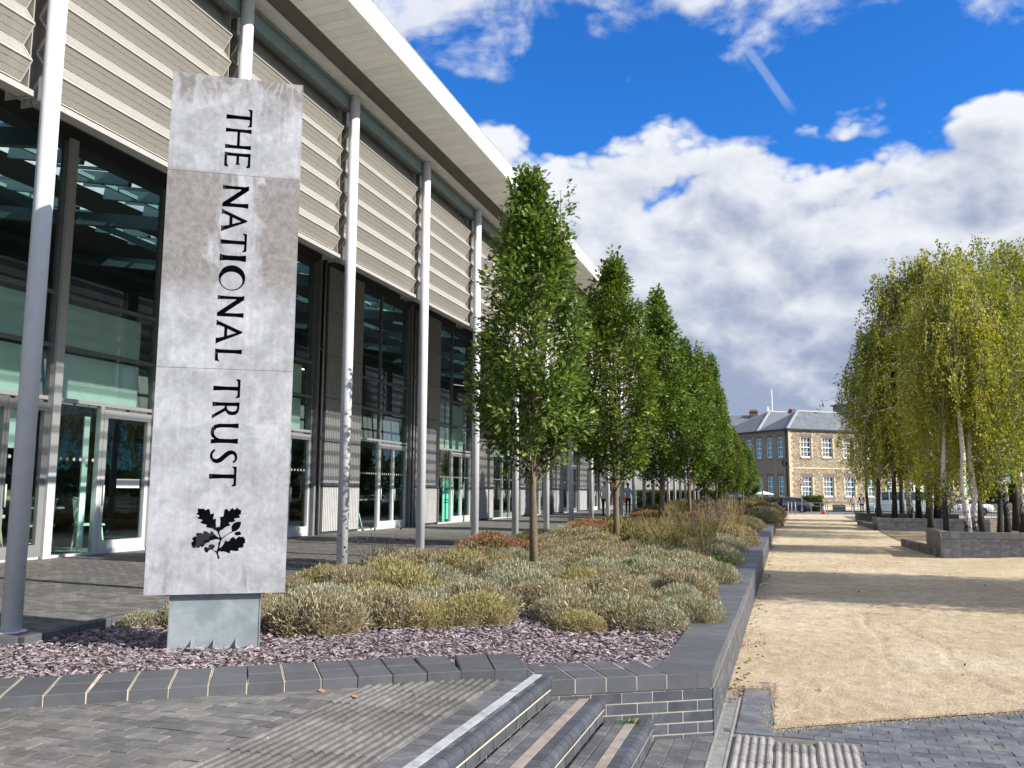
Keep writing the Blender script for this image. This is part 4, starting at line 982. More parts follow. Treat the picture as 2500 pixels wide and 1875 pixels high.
for v, x, y, rz, s in ((4, -3.72, 42.5, .6, (1.05, 1.05, 1.02)), (2, -3.75, 49.5, 3.2, (1.0, 1.0, 1.17)), (4, -3.8, 57, 4.9, (.95, .95, .98)), (1, -3.6, 64, 2.5, (.95, .95, .86)), (0, -3.3, 70.5, .3, (1.25, 1.25, .85)), (2, -3.0, 74, 1.3, (1.1, 1.1, .62))):
    place_tree('oak_tree', OK[v][0], OK[v][1], (x, y, -.05), rz, s, 'narrow upright oak in the far half of the row, merging with its neighbours', 'tree', 'far upright oaks')

# ---- shrubs of the bed
lav_tan = leaf_mat('lavender_seedheads', [(0, (.20, .165, .105)), (.4, (.325, .275, .185)), (.75, (.425, .37, .26)), (1, (.52, .475, .36))], .8, .25, .30, spec=.1)
lav_grey = leaf_mat('lavender_foliage', [(0, (.21, .195, .125)), (.4, (.33, .315, .22)), (.75, (.43, .42, .32)), (1, (.54, .53, .45))], .8, .22, .28, spec=.1)
sant_yel = leaf_mat('santolina_foliage', [(0, (.22, .185, .085)), (.4, (.33, .29, .135)), (.75, (.43, .375, .19)), (1, (.52, .47, .29))], .8, .25, .28, spec=.1)
heb_green = leaf_mat('green_foliage', [(0, (.04, .085, .015)), (.5, (.08, .17, .03)), (1, (.15, .27, .05))], .5, .3, .3)
sage_grn = leaf_mat('dull_green_foliage', [(0, (.11, .10, .035)), (.45, (.19, .165, .065)), (.8, (.27, .23, .10)), (1, (.34, .29, .16))], .8, .25, .3, spec=.1)
sed_leaf = leaf_mat('sedum_leaf', [(0, (.045, .11, .03)), (.6, (.08, .18, .05)), (1, (.13, .24, .08))], .4, .25, .2)
sed_head = leaf_mat('sedum_flowerhead', [(0, (.20, .075, .045)), (.5, (.33, .145, .09)), (1, (.44, .24, .15))], .8, .2, .3, spec=.1)
verb_stem = leaf_mat('verbena_stem', [(0, (.17, .14, .05)), (.5, (.29, .24, .10)), (1, (.37, .32, .16))], .8, .2, .3, spec=.1)
verb_fl = leaf_mat('verbena_flower', [(0, (.28, .14, .30)), (1, (.45, .27, .46))], .7, .3, .2)
TWIG = mat('shrub_twigs', (.11, .08, .048), .95, .35, 14, .1, bump=.9, bscale=40)
BLADE = [(0, -.06, 0), (0, .06, 0), (.55, .10, .02), (1, 0, .0), (.55, -.10, .02)]
def shrub(seed, rad, h, n, bl, m, wide=1.0, upr=.5, droop=0.0):
    rg = np.random.default_rng(seed); rr = random.Random(seed)
    # lumpy dome built from several overlapping mounds
    mounds = [(0, 0, rad * .74, h)] + [(rad * .50 * math.cos(a), rad * .50 * math.sin(a), rad * rr.uniform(.38, .56), h * rr.uniform(.66, .95)) for a in [i * 6.283 / 6 + rr.uniform(-.4, .4) for i in range(6)]]
    P = []; D = []
    for (mx, my, mr, mh) in mounds:
        k = int(n * (mr / rad) ** 2 / 2.2); u = unit(k, rg); u[:, 2] = np.abs(u[:, 2]) ** .8
        s = rg.uniform(.72, 1.04, (k, 1)); P.append(np.array([mx, my, .01]) + u * s * np.array([mr, mr, mh])); d = u * np.array([1, 1, mr / mh]); d[:, 2] += upr; D.append(d + rg.normal(0, .55, (k, 3)))
    P = np.concatenate(P); D = np.concatenate(D); k = len(P); D[:, 2] -= droop
    S = bl * rg.uniform(.55, 1.3, k); S[rg.random(k) < .02] *= 1.6; Nn = unit(k, rg)
    core = MB(); 
    for (mx, my, mr, mh) in mounds:
        rings = 4; sg = 9; vs = []
        for i in range(rings + 1):
            ph = i / rings * math.pi / 2
            for j in range(sg):
                th = 6.283 * j / sg; q = .80 + .10 * rr.random(); vs.append((mx + mr * q * math.cos(ph) * math.cos(th), my + mr * q * math.cos(ph) * math.sin(th), -.03 + mh * q * math.sin(ph)))
        core.add(vs, [(i * sg + j, i * sg + (j + 1) % sg, (i + 1) * sg + (j + 1) % sg, (i + 1) * sg + j) for i in range(rings) for j in range(sg)], 1)
    t = [(a, b_ * wide, c) for a, b_, c in BLADE]
    return faces_mesh('shrub', t, P, D, Nn, S, [m, TWIG], core)
SH = {'tan': [shrub(1, .46, .31, 13500, .040, lav_tan), shrub(2, .50, .28, 13500, .042, lav_tan, upr=.7)],
      'grey': [shrub(3, .44, .27, 13500, .036, lav_grey, 1.1), shrub(4, .48, .29, 13500, .036, lav_grey, 1.1, .7)],
      'yel': [shrub(5, .46, .30, 13500, .038, sant_yel), shrub(6, .40, .27, 12500, .036, sant_yel, upr=.8)],
      'sage': [shrub(7, .52, .36, 10000, .055, sage_grn), shrub(8, .48, .33, 10000, .055, sage_grn, upr=.8)]}
LB = {'tan': ('straw coloured lavender mound gone to seed in the planting bed', 'straw lavender mounds'),
      'grey': ('silvery grey lavender mound in the planting bed', 'silver lavender mounds'),
      'yel': ('yellowish green cushion shrub in the planting bed', 'yellowish cushion shrubs'),
      'sage': ('dull green low shrub in the planting bed', 'dull green low shrubs')}
sr = random.Random(42); taken = []
def put_shrub(kind, x, y, s=1.0, z=-.05, zs=1.0, label=None):
    me = SH[kind][sr.randrange(2)]
    ob('low_shrub', me, None, None, (x, y, z), (0, 0, sr.uniform(0, 6.28)), (s, s, s * zs), label=label or LB[kind][0], cat='shrub', group=LB[kind][1]); taken.append((x, y, .42 * s))
TRUNKS = [(-3.7, 12.8), (-3.7, 19.5), (-3.75, 27.3), (-3.7, 35.2)]
# the front fringe, as it lies
OWN = {(-4.22, 7.35): 'straw coloured lavender mound nearest to the sign plinth', (-3.38, 8.02): 'smaller of the two yellowish cushion shrubs touching each other at the slate edge', (-2.98, 8.30): 'larger of the two yellowish cushion shrubs touching each other at the slate edge',
       (-1.93, 8.18): 'small round yellowish cushion standing forward on the slate chippings by itself', (-5.55, 7.35): 'straw lavender tuft behind the sign on the kerb side', (-5.95, 7.05): 'small silvery tuft at the kerb corner behind the sign', (-1.02, 9.1): 'silvery lavender leaning on the wall coping, first along the long wall'}
for k, x, y, s in (('tan', -4.22, 7.35, 1.12), ('tan', -3.95, 7.95, 1.15), ('grey', -3.55, 8.45, .95), ('yel', -3.38, 8.02, .80), ('yel', -2.98, 8.30, .98), ('grey', -3.75, 8.75, 1.0), ('tan', -3.25, 9.0, 1.1), ('grey', -2.33, 9.05, .72),
                   ('tan', -2.05, 8.75, .92), ('yel', -1.93, 8.18, .62), ('grey', -1.62, 8.85, 1.0), ('tan', -1.42, 8.55, .86), ('grey', -1.22, 8.55, .82), ('grey', -1.02, 9.1, .85), ('tan', -1.75, 9.5, 1.05), ('tan', -2.5, 9.75, 1.0),
                   ('tan', -5.55, 7.35, .85), ('grey', -5.95, 7.05, .55), ('tan', -5.1, 7.65, .75), ('tan', -5.35, 8.0, .85), ('grey', -4.8, 8.5, 1.0), ('tan', -5.6, 8.9, 1.0), ('yel', -4.45, 8.9, .95)): put_shrub(k, x, y, s, label=OWN.get((x, y)))
y = 9.6
while y < 68:
    sp = .68 if y < 20 else (1.05 if y < 38 else 1.6); x = -5.85 + sr.uniform(-.1, .2)
    while x < -1.02:
        xx = x + sr.uniform(-.16, .16); yy = y + sr.uniform(-.2, .2); x += sp
        if xx > -1.15: xx = -1.2
        if any((xx - a) ** 2 + (yy - b_) ** 2 < .09 for a, b_ in TRUNKS): continue
        if any((xx - a) ** 2 + (yy - b_) ** 2 < (r * .7) ** 2 for a, b_, r in taken[:40]): continue
        if 13.6 < yy < 14.4 and -2.5 < xx < -1.9: continue
        if 14.2 < yy < 15.3 and -5.4 < xx < -4.4: continue
        q = sr.random(); ph = math.sin(yy * .55 + xx * 1.3)
        if yy < 16: kind = 'grey' if (xx > -2.2 and q < .72) or q < .22 else ('yel' if q < .45 else 'tan')
        elif yy < 30: kind = 'grey' if xx > -1.9 and q < .6 else ('sage' if ph > .1 and q < .8 else ('yel' if q < .4 else 'tan'))
        else: kind = 'sage' if q < .6 else ('tan' if q < .9 else 'grey')
        s = sp / .72 * sr.uniform(.74, 1.16); put_shrub(kind, xx, yy, s, zs=sr.uniform(1.0, 1.45) if y < 20 else .95)
    y += sp * .9
# sedums with rust-coloured heads
def sedum(seed, r=.36, h=.36):
    rg = np.random.default_rng(seed); n = 420; u = unit(n, rg); u[:, 2] = np.abs(u[:, 2]); P = u * np.array([r, r, h * .85]) * rg.uniform(.6, 1, (n, 1)); D = u + np.array([0, 0, .4]) + rg.normal(0, .3, (n, 3))
    lf = faces_mesh('leaves', LEAFD, P, D, unit(n, rg) + np.array([0, 0, 1.]), rg.uniform(.05, .08, n), [sed_leaf])
    n = 34; H = []
    for i in range(n):
        a = i * 2.399; q = r * 1.05 * math.sqrt((i + .5) / n); c = np.array([q * math.cos(a), q * math.sin(a), h * (1.0 - .28 * (q / r) ** 2) + rg.uniform(-.03, .03)])
        k = 46; o = unit(k, rg) * np.array([.062, .062, .024]); H.append(c + o)
    H = np.concatenate(H); D = unit(len(H), rg) + np.array([0, 0, .5])
    return lf, faces_mesh('flower_heads', BLADE, H, D, unit(len(H), rg), np.full(len(H), .036), [sed_head])
SED = sedum(9)
def put_sedum(x, y, s, label): 
    e = empty('sedum_plant', (x, y, .0), sr.uniform(0, 6), label, 'flowering plant', 'rust-headed sedums'); e.scale = (s, s, s); ob('leaves', SED[0], None, e); ob('flower_heads', SED[1], None, e)
put_sedum(-4.95, 14.3, 1.35, 'sedum with rust coloured flower heads and fresh green leaves beside the first oak')
put_sedum(-4.55, 14.75, 1.1, 'sedum with rust coloured flower heads and fresh green leaves beside the first oak')
for x, y, s in ((-4.9, 21.5, 1.3), (-4.5, 22.6, 1.3), (-4.0, 23.3, 1.2), (-5.2, 23.8, 1.3), (-4.2, 30, 1.5), (-3.2, 31, 1.5), (-4.9, 32, 1.6)): put_sedum(x, y, s, 'sedum with rust coloured flower heads farther back between the oaks')
put_sedum(-1.18, 13.6, .55, 'small reddish sedum against the brick wall coping')
# fresh green rosettes
RG = shrub(77, .24, .12, 700, .09, heb_green, 3.2, .5)
ob('rosette_plant', RG, None, None, (-2.25, 13.0, .05), label='fresh bright green leafy rosette among the lavender', cat='plant')
for (x, y) in ((-1.05, 12.9), (-1.15, 15.2)): ob('rosette_plant', RG, None, None, (x, y, -.02), (0, 0, 1), label='small green leafy plant close to the brick wall', cat='plant', group='green plants by the wall')
RG2 = shrub(78, .3, .42, 1200, .13, heb_green, 1.6, .9)
ob('green_clump', RG2, None, None, (-2.5, 17.4, -.05), (0, 0, 2), label='feathery fresh green clump among the dry stems', cat='plant')
# tall wiry verbena and grasses
def wiry(seed, n, h, spread, flowers):
    rg = random.Random(seed); w = MB(); heads = []
    for i in range(n):
        a = rg.uniform(0, 6.283); l = rg.uniform(.1, 1) * spread; x0, y0 = rg.gauss(0, .07), rg.gauss(0, .07); hh = h * rg.uniform(.65, 1.08)
        p = [(x0, y0, 0), (x0 + math.cos(a) * l * .35, y0 + math.sin(a) * l * .35, hh * .5), (x0 + math.cos(a) * l, y0 + math.sin(a) * l, hh)]
        w.tube(p, [.0045, .0038, .002], 3, cap=False, smooth=False)
        for f in (.55, .75):
            q = Vector(p[1]).lerp(Vector(p[2]), f - .2); b_ = rg.uniform(0, 6.28); e_ = q + Vector((math.cos(b_) * .10, math.sin(b_) * .10, .14)); w.tube([q, e_], [.003, .0018], 3, cap=False, smooth=False)
            if flowers: heads.append(e_)
        heads.append(Vector(p[2]))
    st = w.mesh('stems'); st.materials.append(verb_stem); r2 = np.random.default_rng(seed); H = []
    for q in heads:
        if flowers and rg.random() > flowers: continue
        k = 14; H.append(np.array(q) + unit(k, r2) * .022)
    hd = None
    if H:
        H = np.concatenate(H); hd = faces_mesh('flowers', BLADE, H, unit(len(H), r2), unit(len(H), r2), np.full(len(H), .026), [verb_fl])
    return st, hd
VB = [wiry(1, 30, 1.0, .42, .12), wiry(2, 34, .85, .5, .06)]
for i in range(34):
    x = sr.uniform(-2.6, -1.1) if i < 22 else sr.uniform(-5.5, -1.2); y = sr.uniform(15.5, 27) if i < 22 else sr.uniform(27, 55)
    v = VB[i % 2]; e = empty('verbena_plant', (x, y, -.05), sr.uniform(0, 6), 'tall wiry straw coloured plant with small purple flower heads', 'flowering plant', 'wiry verbena plants'); s = sr.uniform(.8, 1.25); e.scale = (s, s, s)
    ob('stems', v[0], None, e); ob('flowers', v[1], None, e)
DKS = mat('dark_stem', (.05, .045, .04), .9)
w = MB(); rg = random.Random(3); 
for i in range(16):
    a = rg.uniform(0, 6.28); l = rg.uniform(.05, .7); p2 = Vector((math.cos(a) * l, math.sin(a) * l, rg.uniform(.3, .8))); w.tube([(0, 0, 0), (p2.x * .4, p2.y * .4, p2.z * .6), p2], [.005, .004, .002], 3, cap=False)
    w.cbox(p2, (.022, .022, .03), 0, a)
st = w.mesh('stems'); st.materials.append(DKS)
e = empty('dead_stem_plant', (-6.0, 12.0, -.05), 0, 'dark dried seed stems at the foot of a white column', 'plant'); ob('stems', st, None, e); k = 260; u = unit(k, rng); u[:, 2] = abs(u[:, 2])
ob('leaves', faces_mesh('leaves', LEAFD, u * np.array([.3, .3, .28]), u + rng.normal(0, .4, (k, 3)), unit(k, rng), np.full(k, .05), [leaf_mat('dark_leaf', [(0, (.02, .025, .02)), (1, (.05, .05, .04))])]), None, e)

# ---- birches
def mat_birch(name, dk):
    m = bpy.data.materials.new(name); m.use_nodes = True; T = NT(m.node_tree); b = m.node_tree.nodes['Principled BSDF']
    g = T.new('ShaderNodeTexCoord'); v = g.outputs['Object']; oi = T.new('ShaderNodeObjectInfo'); sep = T.new('ShaderNodeSeparateXYZ'); T.link(v, sep.inputs[0])
    fis = T.noise(T.mapping(v, scale=(1, 1, .35)), 16, 4, .6, 1.5); hor = T.noise(T.mapping(v, scale=(1, 1, 9)), 4, 4, .6)
    hgt = T.math('SUBTRACT', T.lin(sep.outputs[2], .0, 3.2, .34 + dk, -.28 + dk), T.lin(oi.outputs['Random'], 0, 1, .05, -.05))
    c = T.mix(T.step(hor, .60, .70), (.66, .645, .60), (.22, .20, .18))
    c = T.mix(1.0, c, T.lin(T.noise(v, 5, 4), .3, .7, .8, 1.1), 'MULTIPLY')
    c = T.mix(T.step(T.math('ADD', fis, hgt), .52, .60), c, (.030, .027, .025))
    T.link(c, b.inputs['Base Color']); b.inputs['Roughness'].default_value = .8
    bn = T.new('ShaderNodeBump'); bn.inputs['Strength'].default_value = .7; bn.inputs['Distance'].default_value = .03; T.link(fis, bn.inputs['Height']); T.link(bn.outputs[0], b.inputs['Normal']); return m
BIRK = mat_birch('birch_bark', -.10); BIRD = mat_birch('dark_birch_bark', .16)
birch_leaf = leaf_mat('birch_leaf', [(0, (.15, .18, .02)), (.4, (.235, .26, .028)), (.75, (.33, .325, .042)), (1, (.46, .37, .055))], .5, .42, .32)
birch_leaf2 = leaf_mat('birch_leaf_greener', [(0, (.12, .16, .02)), (.45, (.20, .24, .028)), (.8, (.285, .30, .04)), (1, (.38, .34, .05))], .5, .42, .32)
def birch(seed, h, rad, base, nleaf, lm, lean=(0, 0)):
    rr = random.Random(seed); rg = np.random.default_rng(seed); w = MB(); tp = []
    for i in range(10):
        t = i / 9; tp.append(Vector((lean[0] * t * h + rr.uniform(-.06, .06) * (i > 0), lean[1] * t * h + rr.uniform(-.06, .06) * (i > 0), h * .96 * t - .1 * (i == 0))))
    w.tube(tp, [.100 * (1 - t / 9.6) * h / 9 + .006 + (.03 if t == 0 else 0) for t in range(10)], 9)
    P = []; D = []
    nb = 50
    for i in range(nb):
        t = base / h + (1 - base / h) * ((i + rr.random()) / nb) ** .9; z = h * .96 * t; k = min(8.99, t * 9); a0 = tp[int(k)].lerp(tp[min(9, int(k) + 1)], k - int(k))
        a = i * 2.399 + rr.uniform(-.4, .4); tt = (z - base) / (h - base); r = rad * (1 - abs(tt - .30) ** 1.6 * 1.25) * (1 - .45 * max(0, tt) ** 2.5) * rr.uniform(.55, 1.12); r = max(.35 if tt < .8 else .14, r)
        up = rr.uniform(.45, 1.1) * r + (.35 if tt > .8 else 0); d = Vector((math.cos(a), math.sin(a), 0)); p1 = a0 + d * r * .55 + Vector((0, 0, up * .75)); p2 = a0 + d * r + Vector((0, 0, up * .62))
        w.tube([a0, p1, p2], [.030 * (1.1 - t), .018 * (1.15 - t), .005], 5, cap=False)
        # hanging strands from the outer part of the limb
        for s in range(rr.randint(6, 9)):
            f = rr.uniform(.25, 1.0); q = (a0.lerp(p1, f * 1.6) if f < .62 else p1.lerp(p2, (f - .62) / .38)) + Vector((rr.gauss(0, .22), rr.gauss(0, .22), rr.gauss(0, .12)))
            L = rr.uniform(.5, 1.5) * (1.15 - .5 * tt); sx, sy = rr.gauss(0, .16), rr.gauss(0, .16); k = int(27 * L + 9)
            if q.z - L < base * .72: L = max(.3, q.z - base * .72)
            u = rg.random((k, 1)); pts = np.array(q) + u * np.array([sx + d.x * .12, sy + d.y * .12, -L]) + rg.normal(0, .052, (k, 3)); P.append(pts); dd = rg.normal(0, .55, (k, 3)); dd[:, 2] -= .75; D.append(dd)
            if s < 3: w.tube([q, q + Vector((sx * .5, sy * .5, -L * .5)), q + Vector((sx + d.x * .1, sy + d.y * .1, -L))], [.006, .004, .002], 3, cap=False, smooth=False)
    P = np.concatenate(P); D = np.concatenate(D)
    if len(P) > nleaf: idx = rg.permutation(len(P))[:nleaf]; P = P[idx]; D = D[idx]
    n = len(P); cr = faces_mesh('crown', LEAFD, P, D, unit(n, rg), rg.uniform(.065, .115, n), [lm]); tr = w.mesh('trunk'); tr.materials.append(BIRK); return tr, cr
BR = [birch(3, 9.0, 2.2, 2.3, 21000, birch_leaf, (-.02, 0)), birch(8, 9.6, 2.4, 2.3, 21000, birch_leaf2, (.012, .01)), birch(15, 8.4, 2.0, 2.2, 19000, birch_leaf, (.0, -.015)), birch(21, 8.6, 1.7, 4.3, 11000, birch_leaf, (-.022, 0))]
bl_mid = 'birch with slender pale trunk in the second brick planter'; bl_midd = 'birch with dark fissured trunk in the second brick planter'; bl_far = 'birch standing in the grove farther back beside the railings'
GN, GM, GF = 'birches in the nearest planter', 'birches in the second planter', 'birches in the grove behind'
for v, x, y, rz, s, dk, lb, g in (
        (3, 4.22, 27.0, 2.0, .80, 1, 'black fissured birch trunk closest to the corner of the nearest planter', GN), (2, 4.45, 28.6, 2.2, .70, 0, 'slim birch between the black corner trunk and the white trunks of the nearest planter', GN), (3, 4.70, 26.5, .4, .93, 0, 'clean white birch trunk, bare far up into its high crown, in the nearest planter', GN), (3, 4.95, 26.9, 3.6, .86, 0, 'white birch close against the bare white trunk in the nearest planter', GN), (2, 5.55, 27.1, 1.2, .86, 1, 'left one of the two black birch trunks side by side in the nearest planter', GN), (1, 5.80, 27.2, 3.1, .84, 1, 'right one of the two black birch trunks side by side in the nearest planter', GN), (0, 7.3, 28.6, 2.6, 1.0, 1, 'birch set back behind the pair of black trunks in the nearest planter', GN),
        (1, 4.2, 44.9, .9, 1.02, 1, bl_midd, GM), (0, 4.85, 45.2, 3.0, 1.20, 1, bl_midd, GM), (2, 5.6, 45.0, 5.1, 1.45, 0, bl_mid, GM), (1, 6.0, 45.6, 2.0, 1.20, 1, bl_midd, GM), (0, 6.35, 45.0, 4.0, 1.45, 0, bl_mid, GM), (2, 6.75, 45.4, .2, 1.55, 1, bl_midd, GM), (1, 8.5, 45.0, 1.5, 1.40, 1, bl_midd, GM), (0, 9.9, 44.7, 3.6, 1.45, 1, bl_midd, GM),
        (0, 8.2, 36, 5.0, 1.22, 0, bl_far, GF), (2, 5.4, 38.0, 5.6, 1.12, 1, bl_far, GF), (1, 7.6, 40, .7, 1.22, 1, bl_far, GF), (1, 6.6, 57, .4, 1.2, 1, bl_far, GF), (0, 9.0, 58, 2.4, 1.3, 0, bl_far, GF), (2, 4.9, 59, 4.4, 1.05, 1, bl_far, GF), (0, 11.5, 50, 1.4, 1.3, 1, bl_far, GF)):
    place_tree('birch_tree', dark_copy(BR[v][0]) if dk else BR[v][0], BR[v][1], (x, y, -.25), rz, s, lb, 'tree', g)
# birches of the same grove standing to the right of the view; their shade falls over the path
for v, x, y, rz, s in ((1, 8.3, 14.6, 1.0, .74), (0, 9.2, 16.6, 2.0, .78), (2, 7.9, 17.4, 3.3, .80), (1, 10.6, 15.4, 4.6, .88), (0, 10.4, 18.3, .3, .82), (2, 12.4, 16.8, 5.4, .9), (0, 8.6, 15.6, 4.1, .72), (1, 9.6, 17.6, 5.9, .76), (0, 11.6, 14.4, 2.9, .86)):
    place_tree('birch_tree', BR[v][0], BR[v][1], (x, y, -.45), rz, s, 'birch beside the gravel path on the open side, throwing shade across it', 'tree', 'birches beside the open path')
# ------------------------------------------------------------------ brick planters of the grove
TILE = mat('planter_block', (.13, .14, .16), .55, .14, 8, .4, bump=.15, bscale=50, rnd=.13, col2=(.185, .19, .20), c2scale=4)
TILD = mat('planter_block_dark', (.035, .038, .042), .6, .14, 8, .4, rnd=.1)  # darker copy of the planter block, tree shade put into its colour
def planter(x0, x1, y, zb, zt, label, depth=2.6, mt=TILE, pale=True):
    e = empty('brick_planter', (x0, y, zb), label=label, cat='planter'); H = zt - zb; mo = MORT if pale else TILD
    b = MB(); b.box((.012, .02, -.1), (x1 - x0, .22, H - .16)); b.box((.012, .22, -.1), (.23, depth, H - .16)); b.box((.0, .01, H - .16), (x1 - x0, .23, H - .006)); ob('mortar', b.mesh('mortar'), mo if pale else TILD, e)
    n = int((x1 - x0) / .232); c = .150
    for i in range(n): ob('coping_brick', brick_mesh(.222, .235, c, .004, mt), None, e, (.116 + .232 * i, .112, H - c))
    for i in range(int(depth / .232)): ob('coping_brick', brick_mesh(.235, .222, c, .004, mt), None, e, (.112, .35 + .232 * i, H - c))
    hb = (H - c - .012)
    for i in range(n):
        if i < 2:
            for r_ in range(2): ob('block', brick_mesh(.220, .1, hb / 2 - .012, .003, mt), None, e, (.116 + .232 * i, .052, hb / 2 * r_ + .004))
        else:
            rows = max(3, int(hb / .078))
            for r_ in range(rows): ob('block', brick_mesh(.2285, .1, hb / rows - .003, .002, mt), None, e, (.116 + .232 * i, .054, hb / rows * r_ + .002))
    for i in range(int(depth / .232)):
        for r_ in range(2): ob('block', brick_mesh(.1, .220, hb / 2 - .012, .003, mt), None, e, (.052, .35 + .232 * i, hb / 2 * r_ + .004))
    b = MB(); b.box((.2, .2, -.1), (x1 - x0, depth, H - .22)); ob('soil', b.mesh('soil'), SOIL, e)
    return e
planter(3.92, 9.8, 25.8, -.46, .255, 'nearest grey brick planter with pale mortar at the edge of the birch grove')
planter(3.97, 8.75, 43.5, -.46, .14, 'second grey brick planter under the birches, behind the nearest one')
planter(4.05, 9.5, 56.0, -.46, .10, 'low planter, its blocks darkened for deep shade, at the end of the gravel path', mt=TILD, pale=False)
SLP = mat('weathered_kerb_stone', (.22, .20, .165), .9, .3, 6, bump=.6, bscale=20, rnd=.1, col2=(.09, .08, .07), c2scale=5)
for (xa, ya, xb, yb) in ((3.93, 26.4, 3.60, 31.2), (3.97, 44.3, 3.75, 52.0)):
    e = empty('low_kerb', (xa, ya, LOW), math.atan2(yb - ya, xb - xa), 'low weathered stone kerb running back from the ' + ('nearest' if ya < 30 else 'second') + ' brick planter', 'kerb'); L = math.hypot(xb - xa, yb - ya); k = int(L / .8)
    for i in range(k): ob('kerb_stone', brick_mesh(L / k - .01, .16, .30, .012, SLP), None, e, (L / k * (i + .5), 0, -.05), (0, 0, rnd.uniform(-.02, .02)))
poly_sheet('grove_floor', [(4.0, 26.0), (30, 26.0), (30, 70), (4.0, 70), (4.0, 53), (3.75, 52), (4.0, 44), (3.8, 33), (3.6, 31.2)], LOW + .02, mat('grove_mulch', (.17, .125, .085), .95, .4, 3, bump=.7, bscale=20, coord='World', col2=(.36, .27, .16), c2scale=.6))

# ------------------------------------------------------------------ street furniture
GALV = mat('galvanised_tube', (.38, .40, .41), .45, .1, 6, metal=.4)
def rail(pts, rad, posts, loc, label, name='guard_rail', cat='railing', group=None, mm=None):
    e = empty(name, loc, 0, label, cat, group)
    for p in pts: b = MB(); b.tube([Vector(q) for q in p], rad, 8); ob('rail', b.mesh('rail'), mm or GALV, e)
    for p in posts: b = MB(); b.tube([p[0], p[1]], rad, 8); ob('post', b.mesh('post'), mm or GALV, e)
    return e
for (x, y) in ((.06, 69.3), (.32, 71.6), (.62, 73.2)):
    rail([[(0, 0, 1.12), (0, 1.3, 1.12)]], .03, [((0, 0, 0), (0, 0, 1.12)), ((0, 1.3, 0), (0, 1.3, 1.12))], (x, y, -.55), 'galvanised hoop barrier beside the end of the planter wall', 'hoop_barrier', 'barrier', 'hoop barriers')
rail([[(0, 0, .98), (4.7, -1.2, 1.0)], [(0, 0, .72), (4.7, -1.2, .74)]], .027, [((a * 4.7, -1.2 * a, -.05), (a * 4.7, -1.2 * a, 1.02)) for a in (0, .16, .27, 1)], (1.85, 75.5, -.50), 'galvanised two-rail guard rail across the end of the path')
DKR = mat('dark_railing', (.035, .04, .045), .5, .1)
e = empty('metal_railing', (5.8, 61.5, -.45), 0, 'grey vertical bar railing behind the birch grove', 'railing'); PLR = mat('grey_railing', (.30, .34, .36), .5, .1, metal=.2)
for z in (.12, 1.0): b = MB(); b.bar((0, 0, z), (5.2, .6, z), .05, .04); ob('rail', b.mesh('rail'), PLR, e)
for i in range(40): b = MB() if i == 0 else b; 
b = MB(); b.box((-.014, -.014, .05), (.014, .014, 1.05)); bm_ = b.mesh('baluster'); bm_.materials.append(PLR)
for i in range(40): ob('baluster', bm_, None, e, (5.2 * i / 39, .6 * i / 39, 0))
e = empty('black_fence', (11.2, 62.5, -.45), 0, 'dark thin bar fence behind the birches by the white car', 'fence')
for z in (.15, 1.15): b = MB(); b.bar((0, 0, z), (7, .4, z), .05, .03); ob('rail', b.mesh('rail'), DKR, e)
b = MB(); b.box((-.009, -.009, .05), (.009, .009, 1.2)); bm_ = b.mesh('baluster'); bm_.materials.append(DKR)
for i in range(50): ob('baluster', bm_, None, e, (7 * i / 49, .4 * i / 49, 0))
# crossing sign
e = empty('warning_sign', (1.16, 76, -.5), 0, 'red bordered triangular pedestrian warning sign on a grey post', 'road sign')
b = MB(); b.tube([(0, 0, 0), (0, 0, 3.0)], .035, 8); ob('post', b.mesh('post'), GALV, e)
def tri(name, s, y, m, zc=2.62):
    b = MB(); h = s * .866; P = [(-s / 2, -h / 3), (s / 2, -h / 3), (0, h * 2 / 3)]; n_ = 6; out = []
    for i in range(3):
        p = Vector(P[i]); a = Vector(P[i - 1]); c = Vector(P[(i + 1) % 3])
        for t in (.07, .03): out.append(p.lerp(a, t) if t == .07 else p.lerp(a, .02).lerp(p.lerp(c, .02), .5))
        out.append(p.lerp(c, .07))
    b.add([(x, y, zc + z) for x, z in out] + [(x, y + .006, zc + z) for x, z in out], [tuple(range(9)), tuple(reversed(range(9, 18)))] + [((i + 1) % 9, i, 9 + i, 9 + (i + 1) % 9) for i in range(9)])
    return ob(name, b.mesh(name), m, e)
tri('plate', .66, -.045, mat('sign_red', (.60, .03, .035), .4, 0)); tri('face', .47, -.052, mat('sign_white', (.8, .8, .8), .4, 0))
b = MB(); bk = lambda p, q, w: b.bar((p[0], -.055, 2.62 + p[1]), (q[0], -.055, 2.62 + q[1]), w, .004)
bk((.0, .06), (.0, -.02), .035); bk((.0, -.02), (.05, -.12), .022); bk((.0, -.02), (-.05, -.12), .022); bk((0, .04), (.055, -.02), .016); bk((0, .04), (-.055, -.01), .016)
b.add([(.02 * math.cos(t) + .005, -.057, 2.62 + .09 + .02 * math.sin(t)) for t in [i * .7854 for i in range(8)]], [tuple(reversed(range(8)))])
ob('pictogram', b.mesh('pictogram'), mat('sign_black', (.02, .02, .02), .5, 0), e)
